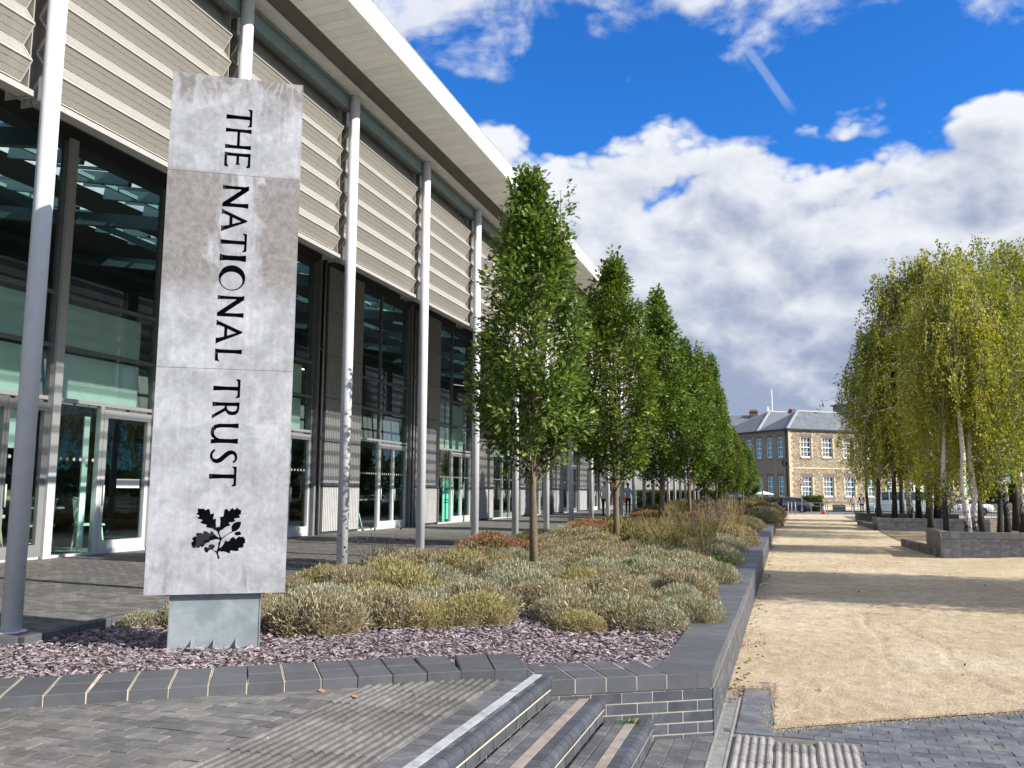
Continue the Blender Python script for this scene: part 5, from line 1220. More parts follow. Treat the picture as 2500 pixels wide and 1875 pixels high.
# cone
e = empty('traffic_cone', (2.95, 78.3, -.53), .4, 'orange traffic cone with white band on the forecourt', 'traffic cone'); CON = mat('cone_orange', (.75, .07, .03), .5, .05); CW = mat('cone_white', (.8, .8, .8), .5, 0)
b = MB(); b.box((-.24, -.24, 0), (.24, .24, .05), ch=.02); ob('base', b.mesh('base'), CON, e)
b = MB(); b.tube([(0, 0, .05), (0, 0, .32)], [.19, .135], 14); ob('skirt', b.mesh('skirt'), CON, e)
b = MB(); b.tube([(0, 0, .32), (0, 0, .72)], [.135, .065], 14); ob('band', b.mesh('band'), CW, e)
b = MB(); b.tube([(0, 0, .72), (0, 0, .92)], [.065, .04], 14); ob('tip', b.mesh('tip'), CON, e)
# wooden post
e = box_ob('timber_post', (-1.93, 72.9, -.5), (-1.83, 73.0, 2.2), mat('weathered_timber', (.30, .25, .19), .9, .2), label='slender timber post among the planting near the far end of the bed', cat='post')

# ------------------------------------------------------------------ vehicles
def loft(sections, mats, name, mi=None):
    b = MB(); n = len(sections[0][1]); vs = []
    for x, prof in sections: vs += [(x, y, z) for y, z in prof]
    fs = []; ms = []
    for i in range(len(sections) - 1):
        for j in range(n - 1): fs.append((i * n + j, (i + 1) * n + j, (i + 1) * n + j + 1, i * n + j + 1)); ms.append(mi(i, j) if mi else 0)
    b.add(vs, fs, 0, True); b.m = ms
    b.add([vs[i] for i in range(n)], [tuple(range(n))]); b.add([vs[(len(sections) - 1) * n + i] for i in range(n)], [tuple(reversed(range(n)))])
    me = b.mesh(name)
    for m_ in mats: me.materials.append(m_)
    return me
CARG = glass_mat('car_glass', (.12, .15, .17)); TYRE = mat('tyre', (.02, .02, .02), .8, .1); RIM = mat('alloy_rim', (.55, .56, .58), .35, .05, metal=.6); LAMPW = mat('headlamp', (.75, .78, .8), .15, 0); LAMPR = mat('tail_lamp', (.5, .02, .02), .2, 0)
def wheel_parts(e, x, y, r, w=.21):
    b = MB(); b.tube([(0, -w / 2, 0), (0, -w / 2 + .03, 0), (0, w / 2 - .03, 0), (0, w / 2, 0)], [r - .03, r, r, r - .03], 20); t = ob('wheel', b.mesh('wheel'), TYRE, e, (x, y, r))
    for s in (-1, 1):
        b = MB(); b.tube([(0, s * (w / 2 - .01), 0), (0, s * (w / 2 + .006), 0)], r * .68, 18); 
        ob('rim', b.mesh('rim'), mat('rim_dark', (.10, .10, .11), .5, 0), t); b = MB()
        for k in range(5): a = k * 1.2566; b.bar((0, s * (w / 2 + .012), 0), (r * .66 * math.cos(a), s * (w / 2 + .012), r * .66 * math.sin(a)), .07, .012)
        ob('spokes', b.mesh('spokes'), RIM, t)
def saloon(loc, rz, paint, label, name='parked_car', door=False):
    e = empty(name, loc, rz, label, 'car'); hw = .90
    S = [(-2.28, .58, .78, .66), (-2.20, .40, .86, .80), (-1.95, .28, .94, .86), (-1.2, .24, 1.0, .89), (0, .22, .98, .90), (1.0, .22, .96, .90), (1.7, .24, .88, .88), (2.15, .30, .78, .80), (2.30, .42, .66, .66)]
    sec = [(x, [(-w * .92, zb), (-w, zb + .10), (-w * 1.0, (zb + zt) / 2 + .03), (-w * .95, zt - .03), (-w * .80, zt), (w * .80, zt), (w * .95, zt - .03), (w, (zb + zt) / 2 + .03), (w, zb + .10), (w * .92, zb)]) for x, zb, zt, w in S]
    ob('body', loft(sec, [paint], 'body'), None, e)
    C = [(-1.75, .97, .72), (-1.05, 1.36, .60), (-.3, 1.45, .60), (.35, 1.42, .61), (1.05, .99, .74)]
    cab = [(x, [(-.80, .93), (-.80 + (.80 - w) * .8, zt - .06), (-w + .06, zt), (w - .06, zt), (.80 - (.80 - w) * .8, zt - .06), (.80, .93)]) for x, zt, w in C]
    def mi(i, j): return 1 if j in (0, 4) or (i in (0, 3) and j in (1, 2, 3)) else 0
    ob('cabin', loft(cab, [paint, MATS['dark_glaze']], 'cabin', mi), None, e)
    for s in (-1, 1):
        b = MB(); b.bar((-.35, s * .79, .95), (-.33, s * .66, 1.40), .05, .04); b.bar((-1.72, s * .78, .95), (-1.05, s * .63, 1.37), .07, .05); b.bar((1.04, s * .78, .98), (.36, s * .64, 1.41), .06, .05); ob('pillar', b.mesh('pillar'), paint, e)
        ob('mirror', brick_mesh(.12, .2, .12, .02, paint), None, e, (.78, s * .98, .92))
        b = MB(); b.cbox((2.12, s * .62, .66), (.28, .30, .14)); ob('headlight', b.mesh('headlight'), LAMPW, e)
        b = MB(); b.cbox((-2.2, s * .62, .76), (.14, .30, .14)); ob('tail_light', b.mesh('tail_light'), LAMPR, e)
        b = MB()
        for xx in (-.36, .72): b.bar((xx, s * .905, .33), (xx, s * .885, .9), .012, .008)
        ob('door_seam', b.mesh('door_seam'), TYRE, e)
        for x in (-1.38, 1.38):
            b = MB(); P = [(x + .37 * math.cos(t), .30 + .37 * math.sin(t)) for t in [i * .3142 for i in range(20)]]; b.add([(px, s * .893 + s * .012, max(pz, .22)) for px, pz in P], [tuple(range(20))]); ob('wheel_arch', b.mesh('wheel_arch'), TYRE, e)
            wheel_parts(e, x, s * .80, .32)
    if door:
        s = door; b = MB(); hx = .72; ang = R(62) * s; d = Vector((-math.cos(ang), math.sin(ang), 0)); o = Vector((hx, s * .89, 0)); q = [o + d * a + Vector((0, 0, z)) for a, z in ((0, .28), (1.05, .28), (1.05, .95), (0, .95))]
        nrm = Vector((-d.y, d.x, 0)) * .05; b.add([v for v in q] + [v + nrm for v in q], [(0, 1, 2, 3), (7, 6, 5, 4), (0, 4, 5, 1), (1, 5, 6, 2), (2, 6, 7, 3), (3, 7, 4, 0)]); dr = ob('door', b.mesh('door'), mat('door_trim_dark', (.02, .02, .022), .7, 0), e)
        b = MB(); b.add([o + d * .15 + Vector((0, 0, .95)), o + d * 1.05 + Vector((0, 0, .95)), o + d * 1.0 + Vector((0, 0, 1.36)), o + d * .55 + Vector((0, 0, 1.33))], [(0, 1, 2, 3)]); ob('window', b.mesh('window'), CARG, dr)
    return e
mat('dark_glaze', (.02, .025, .03), .08, 0, spec=.8)
GREYP = mat('grey_car_paint', (.10, .105, .12), .3, 0, metal=.5, coat=.8); WHP = mat('white_car_paint', (.75, .76, .78), .3, 0, coat=.8)
saloon((.05, 86.6, -.53), R(172), GREYP, 'dark grey saloon car with a front door standing open by the stone building', door=1)
saloon((14.3, 82.5, -.53), R(180), WHP, 'white car parked beyond the fence behind the birch trunks')
def van(loc, rz, label):
    e = empty('parked_van', loc, rz, label, 'van'); P_ = mat('pale_van_paint', (.45, .56, .55), .35, 0, coat=.6)
    S = [(-2.5, .35, 1.95, .95), (-2.45, .28, 2.0, .98), (.9, .28, 2.02, .98), (1.35, .28, 1.92, .97), (1.9, .28, 1.25, .96), (2.5, .30, 1.02, .92), (2.62, .40, .85, .85)]
    sec = [(x, [(-w, zb), (-w, zb + .6), (-w * .99, zt * .62), (-w * .90, zt - .06), (-w * .8, zt), (w * .8, zt), (w * .90, zt - .06), (w * .99, zt * .62), (w, zb + .6), (w, zb)]) for x, zb, zt, w in S]
    def mi(i, j): return 1 if (i == 2 and j in (2, 6)) or (i == 1 and j in (2, 6)) or (i == 3 and j in (3, 4, 5)) else 0
    ob('body', loft(sec, [P_, MATS['dark_glaze']], 'body', mi), None, e)
    for s in (-1, 1):
        b = MB()
        for xx in (-1.5, -.4, .75): b.bar((xx, s * .985, 1.2), (xx, s * .9, 1.95), .09, .03)
        ob('pillar', b.mesh('pillar'), P_, e)
        for x in (-1.55, 1.65): wheel_parts(e, x, s * .86, .35)
        b = MB(); b.cbox((2.48, s * .66, .8), (.2, .3, .2)); ob('headlight', b.mesh('headlight'), LAMPW, e)
van((9.3, 83.0, -.53), R(178), 'pale green van with dark side windows behind the birch grove')

# ------------------------------------------------------------------ people
SKIN = mat('skin', (.36, .22, .155), .6, 0); SKIND = mat('dark_skin', (.12, .07, .045), .6, 0); HAIR = mat('dark_hair', (.025, .018, .014), .7, 0); SHOE = mat('shoe', (.03, .03, .03), .6, 0)
def person(loc, rz, label, top, legs, skin, H=1.72, stride=.18, arms=((-.06, .10), (.08, -.10)), hair=HAIR, vest=None):
    e = empty('person', loc, rz, label, 'person'); k = H / 1.72
    V = {}; E_ = []; Rr = {}
    def v(n, x, y, z, r, r2=None): V[n] = (x * k, y * k, z * k); Rr[n] = (r * k, (r2 or r) * k)
    v('pel', 0, 0, .95, .15, .115); v('wst', 0, 0, 1.10, .135, .10); v('chs', 0, .01, 1.30, .165, .115); v('nkb', 0, .0, 1.45, .075, .065); v('nk', 0, .01, 1.50, .055); v('hd0', 0, .025, 1.56, .072, .085); v('hd1', 0, .02, 1.645, .082, .095); v('hd2', 0, .01, 1.70, .055, .065)
    E_ += [('pel', 'wst'), ('wst', 'chs'), ('chs', 'nkb'), ('nkb', 'nk'), ('nk', 'hd0'), ('hd0', 'hd1'), ('hd1', 'hd2')]
    for s, nme, st in ((-1, 'l', stride), (1, 'r', -stride)):
        v('hip' + nme, s * .09, 0, .88, .095, .10); v('kn' + nme, s * .095, st * .55 + .02, .49, .062); v('an' + nme, s * .095, st - (.05 if st < 0 else 0), .085 + (.03 if st < 0 else 0), .042); v('to' + nme, s * .10, st + .17, .035, .036, .03)
        E_ += [('pel', 'hip' + nme), ('hip' + nme, 'kn' + nme), ('kn' + nme, 'an' + nme), ('an' + nme, 'to' + nme)]
        ax, ay = arms[0 if s < 0 else 1]
        v('sh' + nme, s * .175, 0, 1.40, .062); v('el' + nme, s * .225, ay * .5 - .02, 1.13, .043); v('wr' + nme, s * (.225 + ax), ay + .06, .90, .031); v('hn' + nme, s * (.225 + ax), ay + .085, .81, .034, .02)
        v('fi' + nme, s * (.222 + ax), ay + .10, .745, .016, .011); v('th' + nme, s * (.20 + ax), ay + .125, .82, .012)
        E_ += [('chs', 'sh' + nme), ('sh' + nme, 'el' + nme), ('el' + nme, 'wr' + nme), ('wr' + nme, 'hn' + nme), ('hn' + nme, 'fi' + nme), ('hn' + nme, 'th' + nme)]
    names = list(V); me = bpy.data.meshes.new('body'); me.from_pydata([V[n] for n in names], [(names.index(a), names.index(b_)) for a, b_ in E_], [])
    o = bpy.data.objects.new('body', me); COL.objects.link(o); o.modifiers.new('s', 'SKIN')
    for i, n in enumerate(names): me.skin_vertices[0].data[i].radius = Rr[n]; me.skin_vertices[0].data[i].use_root = (n == 'pel')
    sb = o.modifiers.new('d', 'SUBSURF'); sb.levels = 2; sb.render_levels = 2
    dg = bpy.context.evaluated_depsgraph_get(); m2 = bpy.data.meshes.new_from_object(o.evaluated_get(dg)); bpy.data.objects.remove(o)
    for m_ in (skin, top, legs, SHOE, vest or top): m2.materials.append(m_)
    mi = []
    for p in m2.polygons:
        x, y, z = p.center / k; armz = abs(x) > .165 and z < 1.2 and z > .70
        if z > 1.475: q = 0
        elif abs(x) > .185 and z < 1.04 and z > .70: q = 0
        elif z > .93 or (abs(x) > .19 and z > .7): q = 1 if not (vest and abs(x) < .07 and z > 1.0) else 4
        elif z > .10: q = 2
        else: q = 3
        mi.append(q)
    m2.polygons.foreach_set('material_index', mi); m2.polygons.foreach_set('use_smooth', [True] * len(mi)); ob('body', m2, None, e)
    b = MB(); vs = []; n_ = 12
    for i in range(6):
        ph = i / 5 * 1.75
        for j in range(n_):
            th = 6.283 * j / n_; back = .5 - .5 * math.sin(th); z = 1.655 + .092 * math.cos(ph) ; rr_ = .097 * math.sin(ph)
            vs.append((rr_ * math.cos(th) * k, (.005 + rr_ * 1.12 * math.sin(th) - .012) * k, (z + (0 if back > .4 else .03 * (i > 3))) * k))
    b.add(vs, [(i * n_ + j, i * n_ + (j + 1) % n_, (i + 1) * n_ + (j + 1) % n_, (i + 1) * n_ + j) for i in range(5) for j in range(n_)], 0, True); ob('hair', b.mesh('hair'), hair, e)
    b = MB(); b.add([(-.014 * k, .112 * k, 1.585 * k), (.014 * k, .112 * k, 1.585 * k), (0, .128 * k, 1.592 * k), (0, .108 * k, 1.635 * k)], [(0, 1, 2), (1, 3, 2), (3, 0, 2)]); ob('nose', b.mesh('nose'), skin, e)
    return e
NAVY = mat('navy_cloth', (.018, .022, .045), .85, .1); PINK = mat('pale_pink_cloth', (.62, .45, .40), .85, .1); GRYC = mat('grey_cloth', (.30, .31, .33), .85, .1); WHC = mat('white_cloth', (.75, .75, .74), .85, .05); DKT = mat('dark_trousers', (.025, .027, .035), .85, .1); BLC = mat('pale_blue_cloth', (.55, .62, .70), .85, .05)
person((6.28, 82.5, -.53), R(172), 'person in a dark jacket over a white top walking with a white bag', NAVY, DKT, SKIND, 1.76, vest=WHC)
person((5.55, 82.5, -.53), R(178), 'person with dark hair in a pale pink top and light trousers walking on the forecourt', PINK, GRYC, SKIN, 1.63, -.16)
pb = empty('carrier_bag', (6.63, 82.35, -.02), 0, 'small white carrier bag held by the person in the dark jacket', 'bag'); b = MB(); b.add([(-.09, -.04, -.28), (.09, -.04, -.28), (.09, .04, -.28), (-.09, .04, -.28), (-.12, -.03, .02), (.12, -.03, .02), (.12, .03, .02), (-.12, .03, .02)], [(0, 3, 2, 1), (0, 1, 5, 4), (1, 2, 6, 5), (2, 3, 7, 6), (3, 0, 4, 7)]); ob('bag', b.mesh('bag'), WHC, pb)
b = MB(); b.tube([(-.06, 0, .02), (-.04, 0, .2), (.04, 0, .2), (.06, 0, .02)], .008, 5); ob('handle', b.mesh('handle'), WHC, pb)
person((-8.6, 42.4, 0), R(10), 'person in a white shirt and dark trousers walking away under the colonnade', WHC, DKT, SKIN, 1.78)
person((-8.3, 44.0, 0), R(190), 'person in a pale grey top with an orange bag standing under the colonnade', GRYC, NAVY, SKIN, 1.70, .05)
person((-8.6, 48.9, 0), R(5), 'person in a pale blue shirt and dark trousers farther along the colonnade', BLC, DKT, SKIN, 1.76)
b = MB(); b.box((-.16, -.07, -.30), (.16, .07, 0), ch=.02); b.tube([(-.12, 0, 0), (-.05, 0, .3), (.05, 0, .3), (.12, 0, 0)], .012, 6); ob('shoulder_bag', b.mesh('shoulder_bag'), mat('orange_cloth', (.75, .17, .03), .7, 0), loc=(-8.0, 43.75, 1.05), label='orange bag carried by the person in the grey top', cat='bag')

# ------------------------------------------------------------------ stone building across the road
def mat_rubble():
    m = bpy.data.materials.new('buff_rubble_stone'); m.use_nodes = True; T = NT(m.node_tree); b = m.node_tree.nodes['Principled BSDF']; g = T.new('ShaderNodeTexCoord'); v = T.mapping(g.outputs['Object'], scale=(2.6, 2.6, 4.6))
    v2 = T.new('ShaderNodeVectorMath', operation='ADD'); nz = T.new('ShaderNodeTexNoise'); T.link(v, nz.inputs['Vector']); nz.inputs['Scale'].default_value = .8; T.link(v, v2.inputs[0]); T.link(nz.outputs['Color'], v2.inputs[1])
    vo = T.new('ShaderNodeTexVoronoi'); T.link(v2.outputs[0], vo.inputs['Vector']); vo.inputs['Scale'].default_value = 1.0; ed = T.new('ShaderNodeTexVoronoi', feature='DISTANCE_TO_EDGE'); T.link(v2.outputs[0], ed.inputs['Vector']); ed.inputs['Scale'].default_value = 1.0
    sp = T.new('ShaderNodeSeparateColor'); T.link(vo.outputs['Color'], sp.inputs[0])
    c = T.mix(sp.outputs[0], (.27, .205, .13), (.43, .365, .265)); c = T.mix(1.0, c, T.lin(T.noise(v, 3, 4), .3, .7, .8, 1.15), 'MULTIPLY'); c = T.mix(T.step(ed.outputs[0], .05, .01), c, (.27, .20, .11))
    T.link(c, b.inputs['Base Color']); b.inputs['Roughness'].default_value = .9; bn = T.new('ShaderNodeBump'); bn.inputs['Strength'].default_value = .8; bn.inputs['Distance'].default_value = .06
    T.link(T.math('ADD', T.step(ed.outputs[0], 0, .09), T.math('MULTIPLY', sp.outputs[1], .6)), bn.inputs['Height']); T.link(bn.outputs[0], b.inputs['Normal']); return m
RUB = mat_rubble()
def mat_brickwall(name, c1, c2, mo):
    m = bpy.data.materials.new(name); m.use_nodes = True; T = NT(m.node_tree); b = m.node_tree.nodes['Principled BSDF']; g = T.new('ShaderNodeTexCoord')
    br = T.new('ShaderNodeTexBrick'); T.link(T.mapping(g.outputs['Object'], rot=(0, R(90), R(90))), br.inputs[0]); br.inputs['Scale'].default_value = 4.4; br.inputs['Color1'].default_value = (*c1, 1); br.inputs['Color2'].default_value = (*c2, 1); br.inputs['Mortar'].default_value = (*mo, 1); br.inputs['Mortar Size'].default_value = .03
    T.link(T.mix(1.0, br.outputs[0], T.lin(T.noise(g.outputs['Object'], 1.5, 5), .3, .7, .85, 1.12), 'MULTIPLY'), b.inputs['Base Color']); b.inputs['Roughness'].default_value = .9; return m
GBR = mat_brickwall('pale_gault_brick', (.25, .21, .16), (.20, .17, .13), (.30, .265, .215))
DRS = mat('dressed_stone', (.56, .46, .30), .8, .12, 2); LINT = mat('purple_brick_arch', (.20, .125, .105), .85, .15, 3); SASH = mat('white_sash', (.82, .82, .82), .5, 0)
SILL = mat('stone_sill', (.26, .22, .18), .8, .1); SLT = mat('slate_roof', (.15, .165, .185), .6, .15, 1.2, rnd=0, streak=(3, 3, .6)); LEAD = mat('lead_ridge', (.42, .44, .46), .5, .05); GUT = mat('dark_gutter', (.03, .035, .06), .5, 0); CURT = mat('net_curtain', (.55, .57, .58), .8, .15, 3); HG = glass_mat('house_glass', (.78, .80, .80), 1.25)
SBn = empty('stone_building', (.34, 95, -.53), R(40), 'two storey buff stone building with white sash windows and hipped slate roof', 'building')
def open_wall(name, L, H, opens, axis, m, th=.25):
    """wall in the x-z plane (axis 'x', facing -y) or y-z plane (axis 'y', facing -x) with real openings"""
    b = MB(); us = sorted({0, L} | {o[0] for o in opens} | {o[1] for o in opens}); zs = sorted({-.1, H} | {o[2] for o in opens} | {o[3] for o in opens})
    def P(u, d, z): return (u, d, z) if axis == 'x' else (d, u, z)
    flip = axis == 'y'
    def quad(a): b.add(a, [(3, 2, 1, 0) if flip else (0, 1, 2, 3)])
    for i in range(len(us) - 1):
        for j in range(len(zs) - 1):
            uc = (us[i] + us[i + 1]) / 2; zc = (zs[j] + zs[j + 1]) / 2
            if any(o[0] < uc < o[1] and o[2] < zc < o[3] for o in opens): continue
            quad([P(us[i], 0, zs[j]), P(us[i + 1], 0, zs[j]), P(us[i + 1], 0, zs[j + 1]), P(us[i], 0, zs[j + 1])])
    for (u0, u1, z0, z1) in opens:
        quad([P(u0, 0, z0), P(u0, 0, z1), P(u0, th, z1), P(u0, th, z0)][::-1]); quad([P(u1, 0, z0), P(u1, th, z0), P(u1, th, z1), P(u1, 0, z1)][::-1]); quad([P(u0, 0, z1), P(u1, 0, z1), P(u1, th, z1), P(u0, th, z1)]); quad([P(u0, 0, z0), P(u0, th, z0), P(u1, th, z0), P(u1, 0, z0)])
    return ob(name, b.mesh(name), m, SBn)
def sash(u0, u1, z0, z1, axis, quoins):
    def bx(b, ua, ub, za, zb, da, db): b.box((ua, da, za), (ub, db, zb)) if axis == 'x' else b.box((da, ua, za), (db, ub, zb))
    b = MB(); f = .09
    for a in ((u0, u0 + f, z0, z1), (u1 - f, u1, z0, z1), (u0 + f, u1 - f, z0, z0 + .14), (u0 + f, u1 - f, z1 - f, z1), (u0 + f, u1 - f, (z0 + z1) / 2 - .04, (z0 + z1) / 2 + .04)): bx(b, *a, .10, .17)
    w = ob('window', b.mesh('window'), SASH, SBn); b = MB(); n = 3 if u1 - u0 > 1.1 else 2
    for i in range(1, n): uu = u0 + (u1 - u0) * i / n; bx(b, uu - .022, uu + .022, z0 + .14, z1 - f, .115, .15)
    for zz in (z0 + (z1 - z0) * .27, z0 + (z1 - z0) * .75): bx(b, u0 + f, u1 - f, zz - .022, zz + .022, .116, .149)
    ob('glazing_bars', b.mesh('glazing_bars'), SASH, w); b = MB(); bx(b, u0 + f, u1 - f, z0 + .1, z1 - f, .13, .138); ob('pane', b.mesh('pane'), HG, w)
    b = MB(); bx(b, u0 + f, u1 - f, z0, z1, .30, .31); ob('curtain', b.mesh('curtain'), CURT, w)
    b = MB(); bx(b, u0 - .14, u1 + .14, z0 - .16, z0 - .003, -.08, .12); ob('sill', b.mesh('sill'), SILL, w)
    b = MB(); bx(b, u0 - .10, u1 + .10, z1 + .003, z1 + .32, -.02, .06); ob('lintel', b.mesh('lintel'), LINT, w)
    if quoins:
        for side in (0, 1):
            b = MB(); k = int((z1 - z0) / .3)
            for i in range(k): wd = .26 if i % 2 else .17; ua, ub = (u0 - wd, u0 - .003) if side == 0 else (u1 + .003, u1 + wd); bx(b, ua, ub, z0 + .3 * i + .02, z0 + .3 * i + .3, -.035, .05)
            ob('quoin', b.mesh('quoin'), DRS, w)
rw = [(1.63 + 2.9 * k, 2.97 + 2.9 * k) for k in range(9)]; lw = [(.9 + 1.75 * k, 1.85 + 1.75 * k) for k in range(6)]
zz = [(1.40, 3.55), (5.55, 7.72)]
ro = [(a, b_, z0, z1) for a, b_ in rw for z0, z1 in zz]; lo = [(a, b_, z0, z1) for a, b_ in lw for z0, z1 in zz]
open_wall('front_wall', 28, 8.5, ro, 'x', RUB); open_wall('side_wall', 13, 8.5, lo, 'y', GBR)
for o_ in ro: sash(*o_, 'x', True)
for o_ in lo: sash(*o_, 'y', False)
b = MB(); b.box((.40, .40, 0), (27.6, 12.6, 8.4)); ob('inner_core', b.mesh('inner_core'), INT, SBn)
for i in range(27):
    wd = .45 if i % 2 else .28; b = MB(); b.box((-.03, -.03, .31 * i), (wd, .02, .31 * i + .30)); ob('corner_quoin', b.mesh('corner_quoin'), DRS, SBn)
b = MB(); b.box((-.04, -.06, 4.35), (28, .02, 4.5)); b.box((-.08, -.10, -.1), (28, .03, .55)); ob('string_course', b.mesh('string_course'), DRS, SBn)
b = MB(); b.box((-.30, -.30, 8.42), (28.2, .3, 8.58)); b.box((-.30, .3, 8.42), (.3, 13.2, 8.58)); ob('gutter', b.mesh('gutter'), GUT, SBn)
def hip(name, x0, x1, y0, y1, z0, zr, a):
    ym = (y0 + y1) / 2; V_ = [(x0, y0, z0), (x1, y0, z0), (x1, y1, z0), (x0, y1, z0), (x0 + a, ym, zr), (x1, ym, zr)]
    b = MB(); b.add(V_, [(0, 1, 5, 4), (0, 4, 3), (3, 4, 5, 2), (1, 2, 5)]); r_ = ob(name, b.mesh(name), SLT, SBn); b = MB()
    b.bar(V_[0], Vector(V_[4]) + Vector((0, 0, .03)), .22, .10); b.bar(V_[3], Vector(V_[4]) + Vector((0, 0, .03)), .22, .10); b.bar(V_[4], V_[5], .25, .14); ob('ridge', b.mesh('ridge'), LEAD, r_)
    for i in range(0): pass
hip('roof', -.35, 28, -.35, 4.7, 8.55, 10.75, 3.6); hip('roof', -.35, 28, 4.5, 13, 8.55, 11.3, 5.2)
b = MB(); b.tube([(-.08, .35, 0), (-.08, .35, 8.4)], .06, 8); ob('downpipe', b.mesh('downpipe'), GUT, SBn)
b = MB(); b.box((9.5, 1.2, 10.2), (11.9, 3.6, 11.6)); b.box((9.3, 1.0, 11.6), (12.1, 3.8, 11.75)); ob('roof_vent', b.mesh('roof_vent'), mat('vent_grey', (.20, .22, .23), .7, .1, streak=(8, 8, 1)), SBn)
b = MB(); b.box((7.6, 8.2, 10.8), (8.2, 8.8, 11.65)); ob('chimney', b.mesh('chimney'), mat('red_brick', (.20, .105, .075), .9, .2, 4), SBn)
b = MB(); b.box((17.2, -.06, 0), (18.6, .05, 3.2)); ob('door', b.mesh('door'), SASH, SBn)
LNT = mat('lantern_black', (.02, .02, .025), .5, 0)
e = empty('wall_lantern', (-.15, 94.6, 3.95), 0, 'black wall lantern on a bracket at the corner of the stone building', 'lamp')
b = MB(); b.tube([(0, 0, .1), (0, 0, .62)], [.15, .27], 6, smooth=False); ob('glass', b.mesh('glass'), HG, e)
b = MB(); b.tube([(0, 0, .62), (0, 0, .66), (0, 0, .84), (0, 0, .95)], [.31, .29, .09, .03], 6, smooth=False); ob('cap', b.mesh('cap'), LNT, e)
b = MB(); b.bar((0, 0, .0), (.62, .45, .02), .05); b.bar((0, 0, .0), (0, 0, .12), .05)
for i in range(6): a = i * 1.0472; b.bar((.15 * math.cos(a), .15 * math.sin(a), .1), (.27 * math.cos(a), .27 * math.sin(a), .62), .025)
ob('bracket', b.mesh('bracket'), LNT, e)
# plinth yard rail and hedge in front of the stone building
hedge_leaf = leaf_mat('hedge_leaf', [(0, (.05, .075, .012)), (.5, (.095, .125, .02)), (1, (.17, .18, .03))], .5, .3, .35)
def hedge(x0, x1, y, h, d, seed, label):
    rg = np.random.default_rng(seed); n = int((x1 - x0) * (h + d) * 520); P = np.stack([rg.uniform(x0, x1, n), y + rg.uniform(-d / 2, d / 2, n), rg.uniform(0, h, n)], 1); f = rg.integers(0, 3, n); P[f == 0, 1] = y - d / 2; P[f == 1, 2] = h; P += rg.normal(0, .05, (n, 3)); b = MB(); b.box((x0 + .06, y - d / 2 + .06, 0), (x1 - .06, y + d / 2 - .06, h - .06))
    me = faces_mesh('hedge', LEAFD, P, unit(n, rg), unit(n, rg), rg.uniform(.08, .13, n), [hedge_leaf, mat('hedge_core', (.03, .04, .012), .95, .2)], b); ob('hedge', me, None, None, (0, 0, -.53), label=label, cat='hedge')
hedge(1.4, 3.4, 91.0, 1.45, .9, 5, 'clipped green hedge beside the open-doored car'); hedge(-5.5, -.3, 91.2, 1.3, .9, 6, 'long low hedge behind the grey car')
hedge(-12, -4.9, 72.6, 1.9, 1.2, 7, 'dark green hedge closing the end of the colonnade')
rail([[(0, 0, .95), (3.1, 1.2, .95)]], .03, [((1.55 * a, .6 * a, 0), (1.55 * a, .6 * a, .97)) for a in (0, 1, 2)], (3.6, 91.6, -.53), 'brown handrail in front of the stone building windows', 'hand_rail', 'railing', mm=mat('brown_rail', (.10, .065, .05), .6, 0))
box_ob('bin_store', (4.3, 91.9, -.5), (5.5, 92.4, .15), mat('green_grey_metal', (.07, .09, .09), .6, .1), label='low dark green grey metal cabinet by the handrail', cat='cabinet')
e = empty('garden_parasol', (-2.3, 93.0, -.5), 0, 'white parasol top showing above the hedge behind the car', 'parasol'); b = MB(); b.tube([(0, 0, 0), (0, 0, 2.0)], .03, 6); ob('pole', b.mesh('pole'), GALV, e); b = MB(); b.tube([(0, 0, 1.62), (0, 0, 1.72), (0, 0, 1.95)], [1.05, .9, .05], 8, smooth=False); ob('canopy', b.mesh('canopy'), WHC, e)
# farther roofs and chimneys
RB = mat('terrace_render', (.55, .53, .48), .85, .1, 1); RBK = MATS['red_brick']
e = empty('terrace_house', (-9.5, 132, -.5), R(8), 'pale rendered terrace with slate roof, brick chimney and white finials', 'building')
b = MB(); b.box((-14, 0, 0), (7.5, 8, 10.8)); ob('wall', b.mesh('wall'), RB, e)
b = MB(); b.add([(-14.3, -.4, 10.8), (7.8, -.4, 10.8), (7.8, 4, 13.6), (-14.3, 4, 13.6), (7.8, 8.4, 10.8), (-14.3, 8.4, 10.8)], [(0, 1, 2, 3), (3, 2, 4, 5), (1, 4, 2), (0, 3, 5)]); ob('roof', b.mesh('roof'), SLT, e)
for x in (-9, 5.6):
    b = MB(); b.box((x - .55, 2.9, 12.6), (x + .55, 4.2, 14.0)); b.box((x - .62, 2.8, 14.0), (x + .62, 4.3, 14.12)); c_ = ob('chimney', b.mesh('chimney'), RBK, e); b = MB()
    for k in range(4): b.tube([(x - .4 + .27 * k, 3.6, 14.12), (x - .4 + .27 * k, 3.6, 14.45)], [.13, .10], 8)
    ob('chimney_pot', b.mesh('chimney_pot'), RBK, c_)
for x in (-3.5, .9, 7.3): b = MB(); b.tube([(x, .2, 10.5), (x, .2, 12.6), (x, .2, 14.6)], [1.0, .55, .05], 6, smooth=False); ob('gable_finial', b.mesh('gable_finial'), SASH, e)
b = MB(); b.tube([(0, 0, 0), (0, 0, 15.6)], [.09, .05], 8); ob('flag_pole', b.mesh('flag_pole'), SASH, loc=(-1.5, 120, -.5), label='tall white flag pole rising behind the slate roofs', cat='flag pole')
